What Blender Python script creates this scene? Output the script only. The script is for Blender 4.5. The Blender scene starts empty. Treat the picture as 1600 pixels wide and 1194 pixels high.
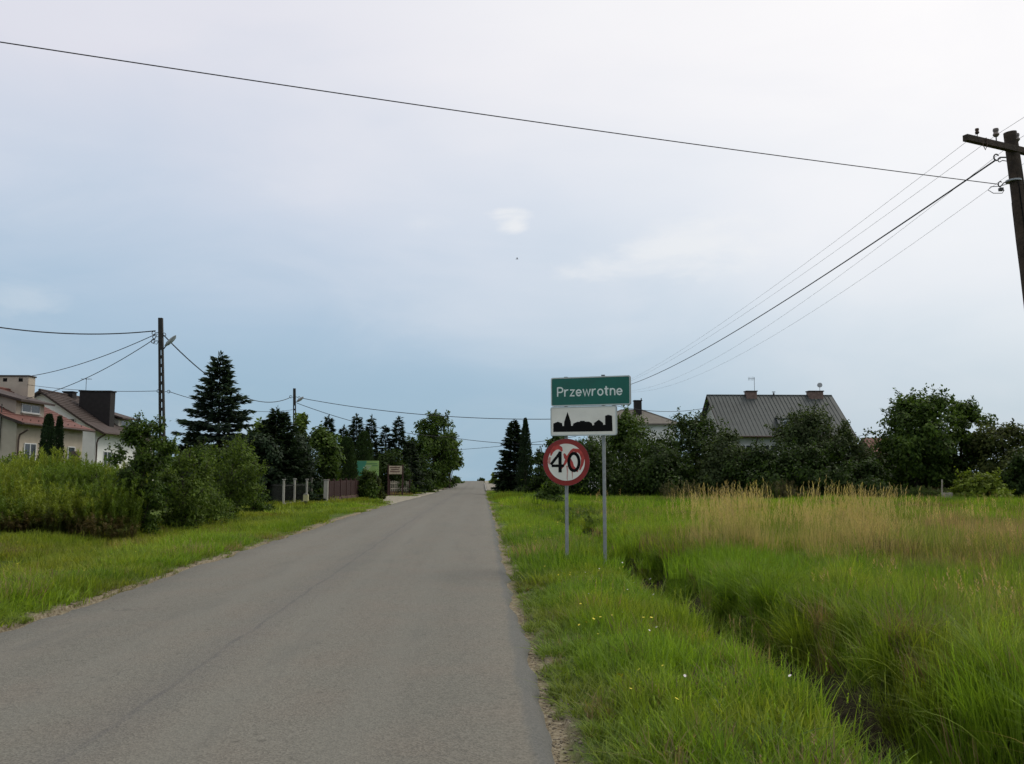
import bpy, math, random
import numpy as np
from mathutils import Vector, Matrix, Euler

# ------------------------------------------------------------------ camera, sky, sun, exposure
SC = bpy.context.scene
COL = SC.collection
F_PX, CX, CY = 1358.0, 800.0, 597.0           # the photograph's focal length in its own pixels
PITCH, YAW = math.radians(5.93), math.radians(-1.98)
EYE = Vector((0.0, 0.0, 1.6))
cam_d = bpy.data.cameras.new('camera')
cam_d.sensor_width = 36.0
cam_d.lens = 36.0 * F_PX / 1600.0
cam_d.clip_start, cam_d.clip_end = 0.05, 9000.0
cam = bpy.data.objects.new('camera', cam_d)
cam.location = EYE
cam.rotation_euler = Euler((math.pi / 2 + PITCH, 0.0, YAW), 'XYZ')
COL.objects.link(cam)
SC.camera = cam
CAM_R = cam.rotation_euler.to_matrix()

SUN_EL, SUN_AZ = math.radians(52), math.radians(58)      # azimuth measured from +Y towards +X
SUN_DIR = Vector((math.cos(SUN_EL) * math.sin(SUN_AZ), math.cos(SUN_EL) * math.cos(SUN_AZ), math.sin(SUN_EL)))
sun_d = bpy.data.lights.new('sun', 'SUN')
sun_d.energy = 1.4
sun_d.angle = math.radians(30)
sun_d.color = (1.0, 0.95, 0.86)
sun = bpy.data.objects.new('sun', sun_d)
sun.rotation_euler = SUN_DIR.to_track_quat('Z', 'Y').to_euler()
sun.location = (30, 20, 60)
COL.objects.link(sun)

SC.view_settings.view_transform = 'Standard'
SC.view_settings.look = 'None'
SC.view_settings.gamma = 1.0
SC.view_settings.use_curve_mapping = False
SC.view_settings.exposure = 0.12
SC.cycles.max_bounces = 5
SC.cycles.diffuse_bounces = 3
SC.cycles.glossy_bounces = 2
SC.cycles.transmission_bounces = 3
SC.cycles.use_adaptive_sampling = True
SC.cycles.adaptive_threshold = 0.02

def ray(px, py):
    return CAM_R @ Vector(((px - CX) / F_PX, (CY - py) / F_PX, -1.0))
def at(px, py, Y):
    d = ray(px, py)
    return EYE + d * (Y / d.y)

def setup_world():
    w = bpy.data.worlds.new('World'); SC.world = w
    w.use_nodes = True
    nt = w.node_tree; nt.nodes.clear()
    N = nt.nodes.new; L = nt.links.new
    out = N('ShaderNodeOutputWorld'); bg = N('ShaderNodeBackground')
    bg.inputs['Strength'].default_value = 0.1
    L(bg.outputs[0], out.inputs[0])
    sky = N('ShaderNodeTexSky'); sky.sky_type = 'NISHITA'; sky.sun_disc = False
    sky.sun_elevation = SUN_EL; sky.sun_rotation = SUN_AZ
    sky.dust_density = 3.0; sky.air_density = 1.2
    tc = N('ShaderNodeTexCoord')
    sep = N('ShaderNodeSeparateXYZ'); L(tc.outputs['Generated'], sep.inputs[0])
    def math_(op, a, b=None, c=None, clamp=False):
        n = N('ShaderNodeMath'); n.operation = op; n.use_clamp = clamp
        for i, v in enumerate((a, b, c)):
            if v is None: continue
            if isinstance(v, (int, float)): n.inputs[i].default_value = v
            else: L(v, n.inputs[i])
        return n.outputs[0]
    def mixc(f, a, b):
        n = N('ShaderNodeMix'); n.data_type = 'RGBA'
        for s, v in ((n.inputs[0], f), (n.inputs[6], a), (n.inputs[7], b)):
            if isinstance(v, (int, float)): s.default_value = v
            elif isinstance(v, tuple): s.default_value = (*v, 1)
            else: L(v, s)
        return n.outputs[2]
    def noise(scale, detail, rough=0.5, vec=None, dist=0.0):
        n = N('ShaderNodeTexNoise'); n.inputs['Scale'].default_value = scale
        n.inputs['Detail'].default_value = detail; n.inputs['Roughness'].default_value = rough
        n.inputs['Distortion'].default_value = dist
        L(vec if vec is not None else tc.outputs['Generated'], n.inputs['Vector'])
        return n.outputs['Fac']
    # stretch the cloud patterns along the horizon
    mp = N('ShaderNodeMapping'); mp.inputs['Scale'].default_value = (1, 1, 2.6)
    L(tc.outputs['Generated'], mp.inputs['Vector'])
    streak = noise(1.7, 5, 0.5, mp.outputs[0], 0.4)
    # storm-blue haze low down, milky veil above
    el = math_('ADD', sep.outputs['Z'], math_('MULTIPLY', math_('SUBTRACT', streak, 0.5), 0.26))
    cr = N('ShaderNodeValToRGB'); L(el, cr.inputs[0])
    e = cr.color_ramp.elements
    e[0].position = 0.0; e[0].color = (0.315, 0.475, 0.600, 1)
    e[1].position = 0.85; e[1].color = (0.86, 0.86, 0.89, 1)
    for p, c in ((0.10, (0.325, 0.475, 0.615)), (0.20, (0.395, 0.525, 0.665)), (0.30, (0.555, 0.63, 0.745)), (0.44, (0.735, 0.735, 0.805))):
        k = e.new(p); k.color = (*c, 1)
    # milk-white glare around the veiled sun
    vm = N('ShaderNodeVectorMath'); vm.operation = 'DOT_PRODUCT'
    L(tc.outputs['Generated'], vm.inputs[0]); vm.inputs[1].default_value = SUN_DIR
    g = math_('ADD', vm.outputs['Value'], math_('MULTIPLY', math_('SUBTRACT', streak, 0.5), 0.22))
    mr = N('ShaderNodeMapRange'); mr.interpolation_type = 'SMOOTHSTEP'
    L(g, mr.inputs[0]); mr.inputs[1].default_value = 0.38; mr.inputs[2].default_value = 0.93
    col = mixc(math_('MULTIPLY', mr.outputs[0], 0.92), cr.outputs[0], (0.99, 0.965, 0.945))
    # soft layered cloud structure in the veil
    lay1 = noise(3.2, 7, 0.55, mp.outputs[0], 0.6)
    ly = N('ShaderNodeMapRange'); ly.interpolation_type = 'SMOOTHSTEP'; L(lay1, ly.inputs[0]); ly.inputs[1].default_value = 0.42; ly.inputs[2].default_value = 0.74
    col = mixc(math_('MULTIPLY', ly.outputs[0], 0.22), col, (0.80, 0.80, 0.84))
    # faint small clouds
    fine = noise(9.0, 6, 0.58, mp.outputs[0], 0.3)
    def cloud(px, py, sx, sy, strength, lo, hi, rot=0.0):
        nonlocal col
        d = ray(px, py).normalized()
        u = Vector((d.y, -d.x, 0)).normalized(); v = u.cross(d).normalized()
        u, v = u * math.cos(rot) + v * math.sin(rot), v * math.cos(rot) - u * math.sin(rot)
        def dot(vec):
            n = N('ShaderNodeVectorMath'); n.operation = 'DOT_PRODUCT'
            L(tc.outputs['Generated'], n.inputs[0]); n.inputs[1].default_value = vec
            return n.outputs['Value']
        a = math_('MULTIPLY', dot(u), F_PX / sx); b = math_('MULTIPLY', dot(v), F_PX / sy)
        front = math_('GREATER_THAN', dot(d), 0.5)
        r = math_('SQRT', math_('ADD', math_('MULTIPLY', a, a), math_('MULTIPLY', b, b)))
        m = math_('SUBTRACT', 1.0, r)
        m = math_('ADD', m, math_('MULTIPLY', math_('SUBTRACT', fine, 0.5), 2.6))
        q = N('ShaderNodeMapRange'); q.interpolation_type = 'SMOOTHSTEP'
        L(m, q.inputs[0]); q.inputs[1].default_value = lo; q.inputs[2].default_value = hi
        f = math_('MULTIPLY', math_('MULTIPLY', q.outputs[0], front), strength)
        col = mixc(f, col, (0.86, 0.86, 0.86))
    cloud(806, 354, 46, 34, 0.75, 0.25, 0.9)
    cloud(1060, 388, 215, 48, 0.62, 0.05, 1.1, 0.12)
    cloud(660, 350, 60, 22, 0.2, 0.0, 1.0)
    cloud(40, 470, 90, 30, 0.22, 0.0, 1.0)
    sc10 = N('ShaderNodeVectorMath'); sc10.operation = 'SCALE'; sc10.inputs['Scale'].default_value = 10.0
    L(col, sc10.inputs[0])
    fin = mixc(0.12, sc10.outputs[0], sky.outputs[0])
    L(fin, bg.inputs['Color'])
setup_world()

# ------------------------------------------------------------------ helpers
rng = np.random.default_rng(7)
random.seed(7)

def vnoise(x, y, scale, seed=0):
    """smooth value noise, 0..1, vectorised"""
    x = np.asarray(x, float) / scale; y = np.asarray(y, float) / scale
    xi = np.floor(x).astype(np.int64); yi = np.floor(y).astype(np.int64)
    fx = x - xi; fy = y - yi
    fx = fx * fx * (3 - 2 * fx); fy = fy * fy * (3 - 2 * fy)
    def h(a, b):
        n = (a * 374761393 + b * 668265263 + seed * 974634777) & 0x7fffffff
        n = ((n ^ (n >> 13)) * 1274126177) & 0x7fffffff
        return ((n ^ (n >> 16)) & 0xffff) / 65535.0
    return (h(xi, yi) * (1 - fx) + h(xi + 1, yi) * fx) * (1 - fy) + (h(xi, yi + 1) * (1 - fx) + h(xi + 1, yi + 1) * fx) * fy

def smooth(a, b, v):
    t = np.clip((np.asarray(v, float) - a) / (b - a), 0, 1)
    return t * t * (3 - 2 * t)

_PY = np.array([-60, 30, 50, 70, 88, 105, 130, 160, 190, 215, 250, 400, 1000, 3000, 6000], float)
_PZ = np.array([0, 0, -0.12, -0.33, -0.48, -0.55, -0.52, -0.43, -0.36, -0.55, -1.4, -8, -25, -50, -110], float)
def road_z(y):
    return np.interp(y, _PY, _PZ)
ROAD_L, ROAD_R = -4.85, 0.41
DITCH_X = 2.85
def ground_z(x, y):
    x = np.asarray(x, float); y = np.asarray(y, float)
    z = road_z(y) * np.ones_like(x)
    bump = (vnoise(x, y, 2.3, 1) - 0.5) * 0.10 + (vnoise(x, y, 0.7, 2) - 0.5) * 0.05
    far = smooth(55, 75, y)
    off = smooth(ROAD_R + 0.1, ROAD_R + 1.2, x) + smooth(-ROAD_L + 0.1, -ROAD_L + 1.2, -x)
    z = z + bump * off * (1 - 0.5 * far)
    inroad = (x > ROAD_L - 0.15) & (x < ROAD_R + 0.15)
    z = np.where(inroad, z - 0.05, z - 0.012)
    # ditch along the right verge
    wob = (vnoise(y, y * 0 + 3.1, 4.0, 5) - 0.5) * 0.35 + (vnoise(y, y * 0 + 9.1, 1.3, 6) - 0.5) * 0.22
    dd = (x - (DITCH_X + wob)) / 0.60
    depth = 0.72 * (1 - smooth(26, 44, y)) * (0.8 + 0.4 * vnoise(y, y * 0, 2.2, 8))
    z = z - depth * np.exp(-np.abs(dd) ** 3.2)
    # low swale on the left verge
    ds = (x + 8.2) / 1.5
    z = z - 0.18 * np.exp(-ds * ds) * (1 - smooth(36, 46, y))
    # banks beside the far part of the road
    z = z + 0.8 * smooth(120, 165, y) * (1 - smooth(195, 260, y)) * (smooth(2.6, 7, x) + smooth(6.2, 10, -x))
    return z
def gz(x, y):
    return float(ground_z(np.array([x]), np.array([y]))[0])

def fast_mesh(name, V, F, face_attr=None, point_attr=None, smooth_shade=False):
    V = np.ascontiguousarray(V, np.float32); F = np.ascontiguousarray(F, np.int32)
    me = bpy.data.meshes.new(name)
    m, k = F.shape
    me.vertices.add(len(V)); me.vertices.foreach_set('co', V.ravel())
    me.loops.add(m * k); me.loops.foreach_set('vertex_index', F.ravel())
    me.polygons.add(m); me.polygons.foreach_set('loop_start', np.arange(0, m * k, k, dtype=np.int32))
    me.update(calc_edges=True)
    me.validate(verbose=False)
    for dom, d in (('FACE', face_attr), ('POINT', point_attr)):
        if d:
            for n, v in d.items():
                a = me.attributes.new(n, 'FLOAT', dom)
                a.data.foreach_set('value', np.ascontiguousarray(v, np.float32))
    if smooth_shade:
        me.polygons.foreach_set('use_smooth', np.ones(m, bool))
    return me

class MB:
    """collects boxes, tubes and prisms in world space; build() links them as one mesh object"""
    def __init__(self): self.v = []; self.f = []
    def add(self, vs, fs):
        b = len(self.v); self.v += [tuple(p) for p in vs]; self.f += [tuple(b + i for i in f) for f in fs]
        return self
    def box(self, x0, x1, y0, y1, z0, z1, M=None):
        vs = [Vector(p) for p in ((x0, y0, z0), (x1, y0, z0), (x1, y1, z0), (x0, y1, z0), (x0, y0, z1), (x1, y0, z1), (x1, y1, z1), (x0, y1, z1))]
        if M is not None: vs = [M @ p for p in vs]
        return self.add(vs, [(0, 3, 2, 1), (4, 5, 6, 7), (0, 1, 5, 4), (1, 2, 6, 5), (2, 3, 7, 6), (3, 0, 4, 7)])
    def cbox(self, x0, x1, y0, y1, z0, z1, c=0.01, M=None):
        """box with chamfered vertical and horizontal edges"""
        pts = []
        for z, s in ((z0, c), (z0 + c, 0), (z1 - c, 0), (z1, c)):
            a0, a1, b0, b1 = x0 + s, x1 - s, y0 + s, y1 - s
            pts += [Vector(p) for p in ((a0 + c, b0, z), (a1 - c, b0, z), (a1, b0 + c, z), (a1, b1 - c, z), (a1 - c, b1, z), (a0 + c, b1, z), (a0, b1 - c, z), (a0, b0 + c, z))]
        if M is not None: pts = [M @ p for p in pts]
        fs = [tuple(range(7, -1, -1)), tuple(range(24, 32))]
        for r in range(3):
            for i in range(8):
                j = (i + 1) % 8
                fs.append((r * 8 + i, r * 8 + j, r * 8 + 8 + j, r * 8 + 8 + i))
        return self.add(pts, fs)
    def tube(self, pts, radii, n=8, cap=True):
        pts = [Vector(p) for p in pts]
        if isinstance(radii, (int, float)): radii = [radii] * len(pts)
        ring = []
        t0 = (pts[1] - pts[0]).normalized()
        u = t0.orthogonal().normalized()
        vs = []
        for i, p in enumerate(pts):
            t = (pts[min(i + 1, len(pts) - 1)] - pts[max(i - 1, 0)]).normalized()
            u = (u - t * u.dot(t)).normalized(); w = t.cross(u)
            for k in range(n):
                a = 2 * math.pi * k / n
                vs.append(p + (u * math.cos(a) + w * math.sin(a)) * radii[i])
        fs = []
        for i in range(len(pts) - 1):
            for k in range(n):
                k2 = (k + 1) % n
                fs.append((i * n + k, i * n + k2, (i + 1) * n + k2, (i + 1) * n + k))
        if cap:
            fs.append(tuple(range(n - 1, -1, -1))); fs.append(tuple(range((len(pts) - 1) * n, len(pts) * n)))
        return self.add(vs, fs)
    def prism(self, poly, ex):
        """poly: list of 3D points, ex: extrusion vector"""
        n = len(poly); ex = Vector(ex)
        vs = [Vector(p) for p in poly] + [Vector(p) + ex for p in poly]
        fs = [tuple(range(n)), tuple(range(2 * n - 1, n - 1, -1))]
        for i in range(n):
            j = (i + 1) % n
            fs.append((i, i + n, j + n, j))
        return self.add(vs, fs)
    def build(self, name, mat, parent=None, smooth_shade=False):
        org = Vector(parent_world(parent)) if parent is not None else Vector((0, 0, 0))
        me = bpy.data.meshes.new(name)
        me.from_pydata([(p[0] - org.x, p[1] - org.y, p[2] - org.z) for p in self.v], [], self.f)
        me.update()
        import bmesh
        bm = bmesh.new(); bm.from_mesh(me)
        bmesh.ops.recalc_face_normals(bm, faces=bm.faces)
        bm.to_mesh(me); bm.free()
        if smooth_shade:
            me.polygons.foreach_set('use_smooth', np.ones(len(me.polygons), bool))
            me.set_sharp_from_angle(angle=math.radians(40))
        return link(name, me, mat, parent)

def parent_world(o):
    p = Vector((0, 0, 0))
    while o is not None:
        p += Vector(o.location); o = o.parent
    return p
def link(name, me, mat, parent=None):
    o = bpy.data.objects.new(name, me)
    if mat is not None and not me.materials: me.materials.append(mat)
    COL.objects.link(o)
    if parent is not None: o.parent = parent
    return o
def tag(o, label=None, cat=None, group=None, kind=None):
    if label: o['label'] = label
    if cat: o['category'] = cat
    if group: o['group'] = group
    if kind: o['kind'] = kind
    return o
def thing(name, loc, label, cat, group=None):
    o = bpy.data.objects.new(name, None)
    o.empty_display_size = 0.3
    o.location = loc
    COL.objects.link(o)
    return tag(o, label, cat, group)

# ------------------------------------------------------------------ materials
MATS = {}
def new_mat(name):
    m = bpy.data.materials.new(name); m.use_nodes = True
    nt = m.node_tree; nt.nodes.clear()
    out = nt.nodes.new('ShaderNodeOutputMaterial')
    MATS[name] = m
    return m, nt, out
def plain(name, color, rough=0.7, var=0.25, scale=6.0, bump=0.0, bump_scale=40.0, metallic=0.0, stain=None, spec=0.3):
    """principled with two octaves of procedural mottling, optional stains and fine relief"""
    m, nt, out = new_mat(name)
    N = nt.nodes.new; L = nt.links.new
    b = N('ShaderNodeBsdfPrincipled'); L(b.outputs[0], out.inputs[0])
    b.inputs['Roughness'].default_value = rough; b.inputs['Metallic'].default_value = metallic
    b.inputs['Specular IOR Level'].default_value = spec
    tc = N('ShaderNodeTexCoord')
    n1 = N('ShaderNodeTexNoise'); n1.inputs['Scale'].default_value = scale; n1.inputs['Detail'].default_value = 6
    L(tc.outputs['Object'], n1.inputs['Vector'])
    mr = N('ShaderNodeMapRange'); L(n1.outputs['Fac'], mr.inputs[0])
    mr.inputs[1].default_value = 0.25; mr.inputs[2].default_value = 0.75
    mr.inputs[3].default_value = 1 - var; mr.inputs[4].default_value = 1 + var
    sc = N('ShaderNodeVectorMath'); sc.operation = 'SCALE'; sc.inputs[0].default_value = color
    L(mr.outputs[0], sc.inputs['Scale'])
    c = sc.outputs[0]
    if stain:
        n2 = N('ShaderNodeTexNoise'); n2.inputs['Scale'].default_value = scale * 0.3; n2.inputs['Detail'].default_value = 8
        n2.inputs['Roughness'].default_value = 0.65
        L(tc.outputs['Object'], n2.inputs['Vector'])
        r2 = N('ShaderNodeMapRange'); L(n2.outputs['Fac'], r2.inputs[0]); r2.inputs[1].default_value = 0.5; r2.inputs[2].default_value = 0.72
        r2.inputs[4].default_value = stain[1]
        mx = N('ShaderNodeMix'); mx.data_type = 'RGBA'; L(r2.outputs[0], mx.inputs[0]); L(c, mx.inputs[6])
        mx.inputs[7].default_value = (*stain[0], 1); c = mx.outputs[2]
    L(c, b.inputs['Base Color'])
    if bump:
        n3 = N('ShaderNodeTexNoise'); n3.inputs['Scale'].default_value = bump_scale; n3.inputs['Detail'].default_value = 4
        L(tc.outputs['Object'], n3.inputs['Vector'])
        bp = N('ShaderNodeBump'); bp.inputs['Strength'].default_value = bump; bp.inputs['Distance'].default_value = 0.02
        L(n3.outputs['Fac'], bp.inputs['Height']); L(bp.outputs[0], b.inputs['Normal'])
    return m
def foliage(name, dark, light, transl=0.35, instancer=False, tip=None, rough=0.55):
    """leaf material: every leaf or blade takes its own shade between two colours (attribute rnd); instanced tufts also a tint"""
    m, nt, out = new_mat(name)
    N = nt.nodes.new; L = nt.links.new
    at_ = N('ShaderNodeAttribute'); at_.attribute_name = 'rnd'
    mx = N('ShaderNodeMix'); mx.data_type = 'RGBA'
    L(at_.outputs['Fac'], mx.inputs[0]); mx.inputs[6].default_value = (*dark, 1); mx.inputs[7].default_value = (*light, 1)
    c = mx.outputs[2]
    if instancer:
        ai = N('ShaderNodeAttribute'); ai.attribute_type = 'INSTANCER'; ai.attribute_name = 'tint'
        mu = N('ShaderNodeVectorMath'); mu.operation = 'MULTIPLY'
        L(c, mu.inputs[0]); L(ai.outputs['Vector'], mu.inputs[1]); c = mu.outputs[0]
    else:
        tc = N('ShaderNodeTexCoord')
        nz = N('ShaderNodeTexNoise'); nz.inputs['Scale'].default_value = 0.9; nz.inputs['Detail'].default_value = 3
        L(tc.outputs['Object'], nz.inputs['Vector'])
        mr = N('ShaderNodeMapRange'); L(nz.outputs['Fac'], mr.inputs[0]); mr.inputs[1].default_value = 0.3; mr.inputs[2].default_value = 0.7
        mr.inputs[3].default_value = 0.62; mr.inputs[4].default_value = 1.45
        sc = N('ShaderNodeVectorMath'); sc.operation = 'SCALE'; L(c, sc.inputs[0]); L(mr.outputs[0], sc.inputs['Scale']); c = sc.outputs[0]
    d = N('ShaderNodeBsdfPrincipled'); d.inputs['Roughness'].default_value = rough; d.inputs['Specular IOR Level'].default_value = 0.12
    L(c, d.inputs['Base Color'])
    t = N('ShaderNodeBsdfTranslucent')
    tm = N('ShaderNodeVectorMath'); tm.operation = 'MULTIPLY'; L(c, tm.inputs[0]); tm.inputs[1].default_value = (1.15, 1.2, 0.6)
    L(tm.outputs[0], t.inputs['Color'])
    ms = N('ShaderNodeMixShader'); ms.inputs[0].default_value = transl
    L(d.outputs[0], ms.inputs[1]); L(t.outputs[0], ms.inputs[2]); L(ms.outputs[0], out.inputs[0])
    return m

def ground_material():
    m, nt, out = new_mat('meadow_soil')
    N = nt.nodes.new; L = nt.links.new
    b = N('ShaderNodeBsdfPrincipled'); b.inputs['Roughness'].default_value = 0.95; b.inputs['Specular IOR Level'].default_value = 0.1
    L(b.outputs[0], out.inputs[0])
    geo = N('ShaderNodeNewGeometry'); sep = N('ShaderNodeSeparateXYZ'); L(geo.outputs['Position'], sep.inputs[0])
    def noise(s, d):
        n = N('ShaderNodeTexNoise'); n.inputs['Scale'].default_value = s; n.inputs['Detail'].default_value = d
        L(geo.outputs['Position'], n.inputs['Vector']); return n.outputs['Fac']
    def mr(v, a, b_, c=0.0, d=1.0):
        n = N('ShaderNodeMapRange'); L(v, n.inputs[0])
        n.inputs[1].default_value = a; n.inputs[2].default_value = b_; n.inputs[3].default_value = c; n.inputs[4].default_value = d
        return n.outputs[0]
    def mix(f, a, c):
        n = N('ShaderNodeMix'); n.data_type = 'RGBA'; L(f, n.inputs[0])
        for s, v in ((n.inputs[6], a), (n.inputs[7], c)):
            if isinstance(v, tuple): s.default_value = (*v, 1)
            else: L(v, s)
        return n.outputs[2]
    def mth(op, a, c):
        n = N('ShaderNodeMath'); n.operation = op
        for i, v in enumerate((a, c)):
            if isinstance(v, (int, float)): n.inputs[i].default_value = v
            else: L(v, n.inputs[i])
        return n.outputs[0]
    grass = mix(mr(noise(0.9, 8), 0.35, 0.65), (0.050, 0.085, 0.012), (0.085, 0.135, 0.020))
    grass = mix(mr(noise(7.0, 6), 0.45, 0.75), grass, (0.075, 0.065, 0.030))
    soil = mix(mr(noise(22, 8), 0.35, 0.65), (0.115, 0.090, 0.055), (0.27, 0.235, 0.165))
    wob = mth('MULTIPLY', mth('SUBTRACT', noise(1.6, 6), 0.5), 0.75)
    xr = mth('ADD', sep.outputs['X'], wob)
    band = mth('MULTIPLY', mr(xr, 0.66, 0.50), mr(sep.outputs['X'], ROAD_L - 0.45, ROAD_L - 0.22))
    b2 = mth('MULTIPLY', band, mr(sep.outputs['Y'], 215, 190))
    # reddish bare patch and the gravel drive on the left
    def patch(x, y, rx, ry):
        a = mth('DIVIDE', mth('SUBTRACT', sep.outputs['X'], x), rx); c = mth('DIVIDE', mth('SUBTRACT', sep.outputs['Y'], y), ry)
        r = mth('ADD', mth('MULTIPLY', a, a), mth('MULTIPLY', c, c))
        return mr(mth('ADD', r, mth('MULTIPLY', noise(1.1, 5), 1.4)), 1.7, 1.3)
    c = mix(b2, grass, soil)
    dab = mth('ABSOLUTE', mth('ADD', mth('SUBTRACT', sep.outputs['X'], DITCH_X), mth('MULTIPLY', mth('SUBTRACT', noise(1.5, 4), .5), .5)), 0)
    mud = mth('MULTIPLY', mr(dab, 0.95, 0.55), mr(sep.outputs['Y'], 44, 34))
    c = mix(mud, c, mix(mr(noise(14, 6), .35, .65), (0.022, 0.018, 0.010), (0.055, 0.046, 0.026)))
    c = mix(patch(-11.3, 20.2, 1.7, 0.5), c, (0.20, 0.125, 0.070))
    L(c, b.inputs['Base Color'])
    bp = N('ShaderNodeBump'); bp.inputs['Strength'].default_value = 0.7; bp.inputs['Distance'].default_value = 0.04
    L(noise(30, 6), bp.inputs['Height']); L(bp.outputs[0], b.inputs['Normal'])
    return m

def asphalt_material():
    m, nt, out = new_mat('old_asphalt')
    N = nt.nodes.new; L = nt.links.new
    b = N('ShaderNodeBsdfPrincipled'); b.inputs['Roughness'].default_value = 0.88; b.inputs['Specular IOR Level'].default_value = 0.25
    L(b.outputs[0], out.inputs[0])
    geo = N('ShaderNodeNewGeometry'); sep = N('ShaderNodeSeparateXYZ'); L(geo.outputs['Position'], sep.inputs[0])
    def noise(s, d, r=0.5, vec=None, w=None):
        n = N('ShaderNodeTexNoise'); n.inputs['Scale'].default_value = s; n.inputs['Detail'].default_value = d; n.inputs['Roughness'].default_value = r
        L(vec or geo.outputs['Position'], n.inputs['Vector']); return n.outputs['Fac']
    def mr(v, a, b_, c=0.0, d=1.0, sm=False):
        n = N('ShaderNodeMapRange'); L(v, n.inputs[0])
        if sm: n.interpolation_type = 'SMOOTHSTEP'
        n.inputs[1].default_value = a; n.inputs[2].default_value = b_; n.inputs[3].default_value = c; n.inputs[4].default_value = d
        return n.outputs[0]
    def mth(op, a, c):
        n = N('ShaderNodeMath'); n.operation = op
        for i, v in enumerate((a, c)):
            if isinstance(v, (int, float)): n.inputs[i].default_value = v
            else: L(v, n.inputs[i])
        return n.outputs[0]
    def mix(f, a, c):
        n = N('ShaderNodeMix'); n.data_type = 'RGBA'
        if isinstance(f, (int, float)): n.inputs[0].default_value = f
        else: L(f, n.inputs[0])
        for s, v in ((n.inputs[6], a), (n.inputs[7], c)):
            if isinstance(v, tuple): s.default_value = (*v, 1)
            else: L(v, s)
        return n.outputs[2]
    mp = N('ShaderNodeMapping'); mp.inputs['Scale'].default_value = (1.0, 0.16, 1.0); L(geo.outputs['Position'], mp.inputs['Vector'])
    c = mix(mr(noise(0.55, 6, 0.6, mp.outputs[0]), 0.3, 0.7), (0.118, 0.114, 0.094), (0.144, 0.136, 0.112))
    c = mix(mr(noise(1.3, 5), 0.42, 0.68, 0, 0.6), c, (0.142, 0.126, 0.102))
    # grit: pale and dark aggregate
    vor = N('ShaderNodeTexVoronoi'); vor.inputs['Scale'].default_value = 85.0; L(geo.outputs['Position'], vor.inputs['Vector'])
    gsep = N('ShaderNodeSeparateColor'); L(vor.outputs['Color'], gsep.inputs[0])
    grit = mr(gsep.outputs[0], 0.0, 1.0, 0.74, 1.26)
    vor2 = N('ShaderNodeTexVoronoi'); vor2.inputs['Scale'].default_value = 24.0; L(geo.outputs['Position'], vor2.inputs['Vector'])
    g2 = N('ShaderNodeSeparateColor'); L(vor2.outputs['Color'], g2.inputs[0])
    pit = mr(g2.outputs[1], 0.985, 0.997, 1.0, 0.78)
    sc = N('ShaderNodeVectorMath'); sc.operation = 'SCALE'; L(c, sc.inputs[0]); L(mth('MULTIPLY', grit, pit), sc.inputs['Scale']); c = sc.outputs[0]
    # tarry longitudinal joint near the middle
    wobv = mth('MULTIPLY', mth('SUBTRACT', noise(0.8, 5), 0.5), 0.16)
    dx = mth('ABSOLUTE', mth('ADD', mth('SUBTRACT', sep.outputs['X'], -2.28), wobv), 0)
    jl = mth('MULTIPLY', mr(dx, 0.035, 0.008, 0, 1, True), mr(noise(1.9, 6, 0.6), 0.36, 0.6, 0.25, 0.9))
    c = mix(mth('MULTIPLY', jl, 0.42), c, (0.05, 0.049, 0.053))
    halo = mth('MULTIPLY', mr(dx, 0.42, 0.0, 0, 1, True), 0.16)
    c = mix(halo, c, (0.080, 0.079, 0.083))
    # tyre-polished tracks and long tonal streaks
    tw = mth('MULTIPLY', mth('SUBTRACT', noise(0.25, 3), 0.5), 0.5)
    for tx in (-0.75, -1.75, -3.05, -4.15):
        td = mth('ABSOLUTE', mth('ADD', mth('SUBTRACT', sep.outputs['X'], tx), tw), 0)
        c = mix(mth('MULTIPLY', mr(td, 0.34, 0.05, 0, 1, True), mr(noise(0.9, 5, 0.6, mp.outputs[0]), 0.35, 0.65, 0.08, 0.42)), c, (0.150, 0.147, 0.124))
    c = mix(mr(noise(2.6, 6, 0.62, mp.outputs[0]), 0.55, 0.72, 0, 0.45), c, (0.094, 0.093, 0.081))
    # darker bound edge on the right, worn and patched
    er = mr(mth('ADD', sep.outputs['X'], mth('MULTIPLY', mth('SUBTRACT', noise(1.1, 5), 0.5), 0.2)), 0.25, 0.33, 0, 0.5, True)
    c = mix(er, c, (0.08, 0.088, 0.088))
    # patch repairs and hairline cracks
    vc = N('ShaderNodeTexVoronoi'); vc.feature = 'DISTANCE_TO_EDGE'; vc.inputs['Scale'].default_value = 0.55
    wv = N('ShaderNodeTexNoise'); wv.inputs['Scale'].default_value = 2.2; wv.inputs['Detail'].default_value = 5; L(geo.outputs['Position'], wv.inputs['Vector'])
    wa = N('ShaderNodeVectorMath'); wa.operation = 'MULTIPLY_ADD'; L(wv.outputs['Color'], wa.inputs[0]); wa.inputs[1].default_value = (0.7, 0.7, 0.0); L(geo.outputs['Position'], wa.inputs[2])
    L(wa.outputs[0], vc.inputs['Vector'])
    cf = mth('MULTIPLY', mr(vc.outputs['Distance'], 0.006, 0.0015), mr(noise(0.35, 3), 0.52, 0.62, 0, 0.5))
    c = mix(cf, c, (0.07, 0.068, 0.062))
    L(c, b.inputs['Base Color'])
    bp = N('ShaderNodeBump'); bp.inputs['Strength'].default_value = 0.55; bp.inputs['Distance'].default_value = 0.006
    L(mth('ADD', vor.outputs['Distance'], mth('MULTIPLY', noise(60, 3), 0.6)), bp.inputs['Height']); L(bp.outputs[0], b.inputs['Normal'])
    return m

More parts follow.
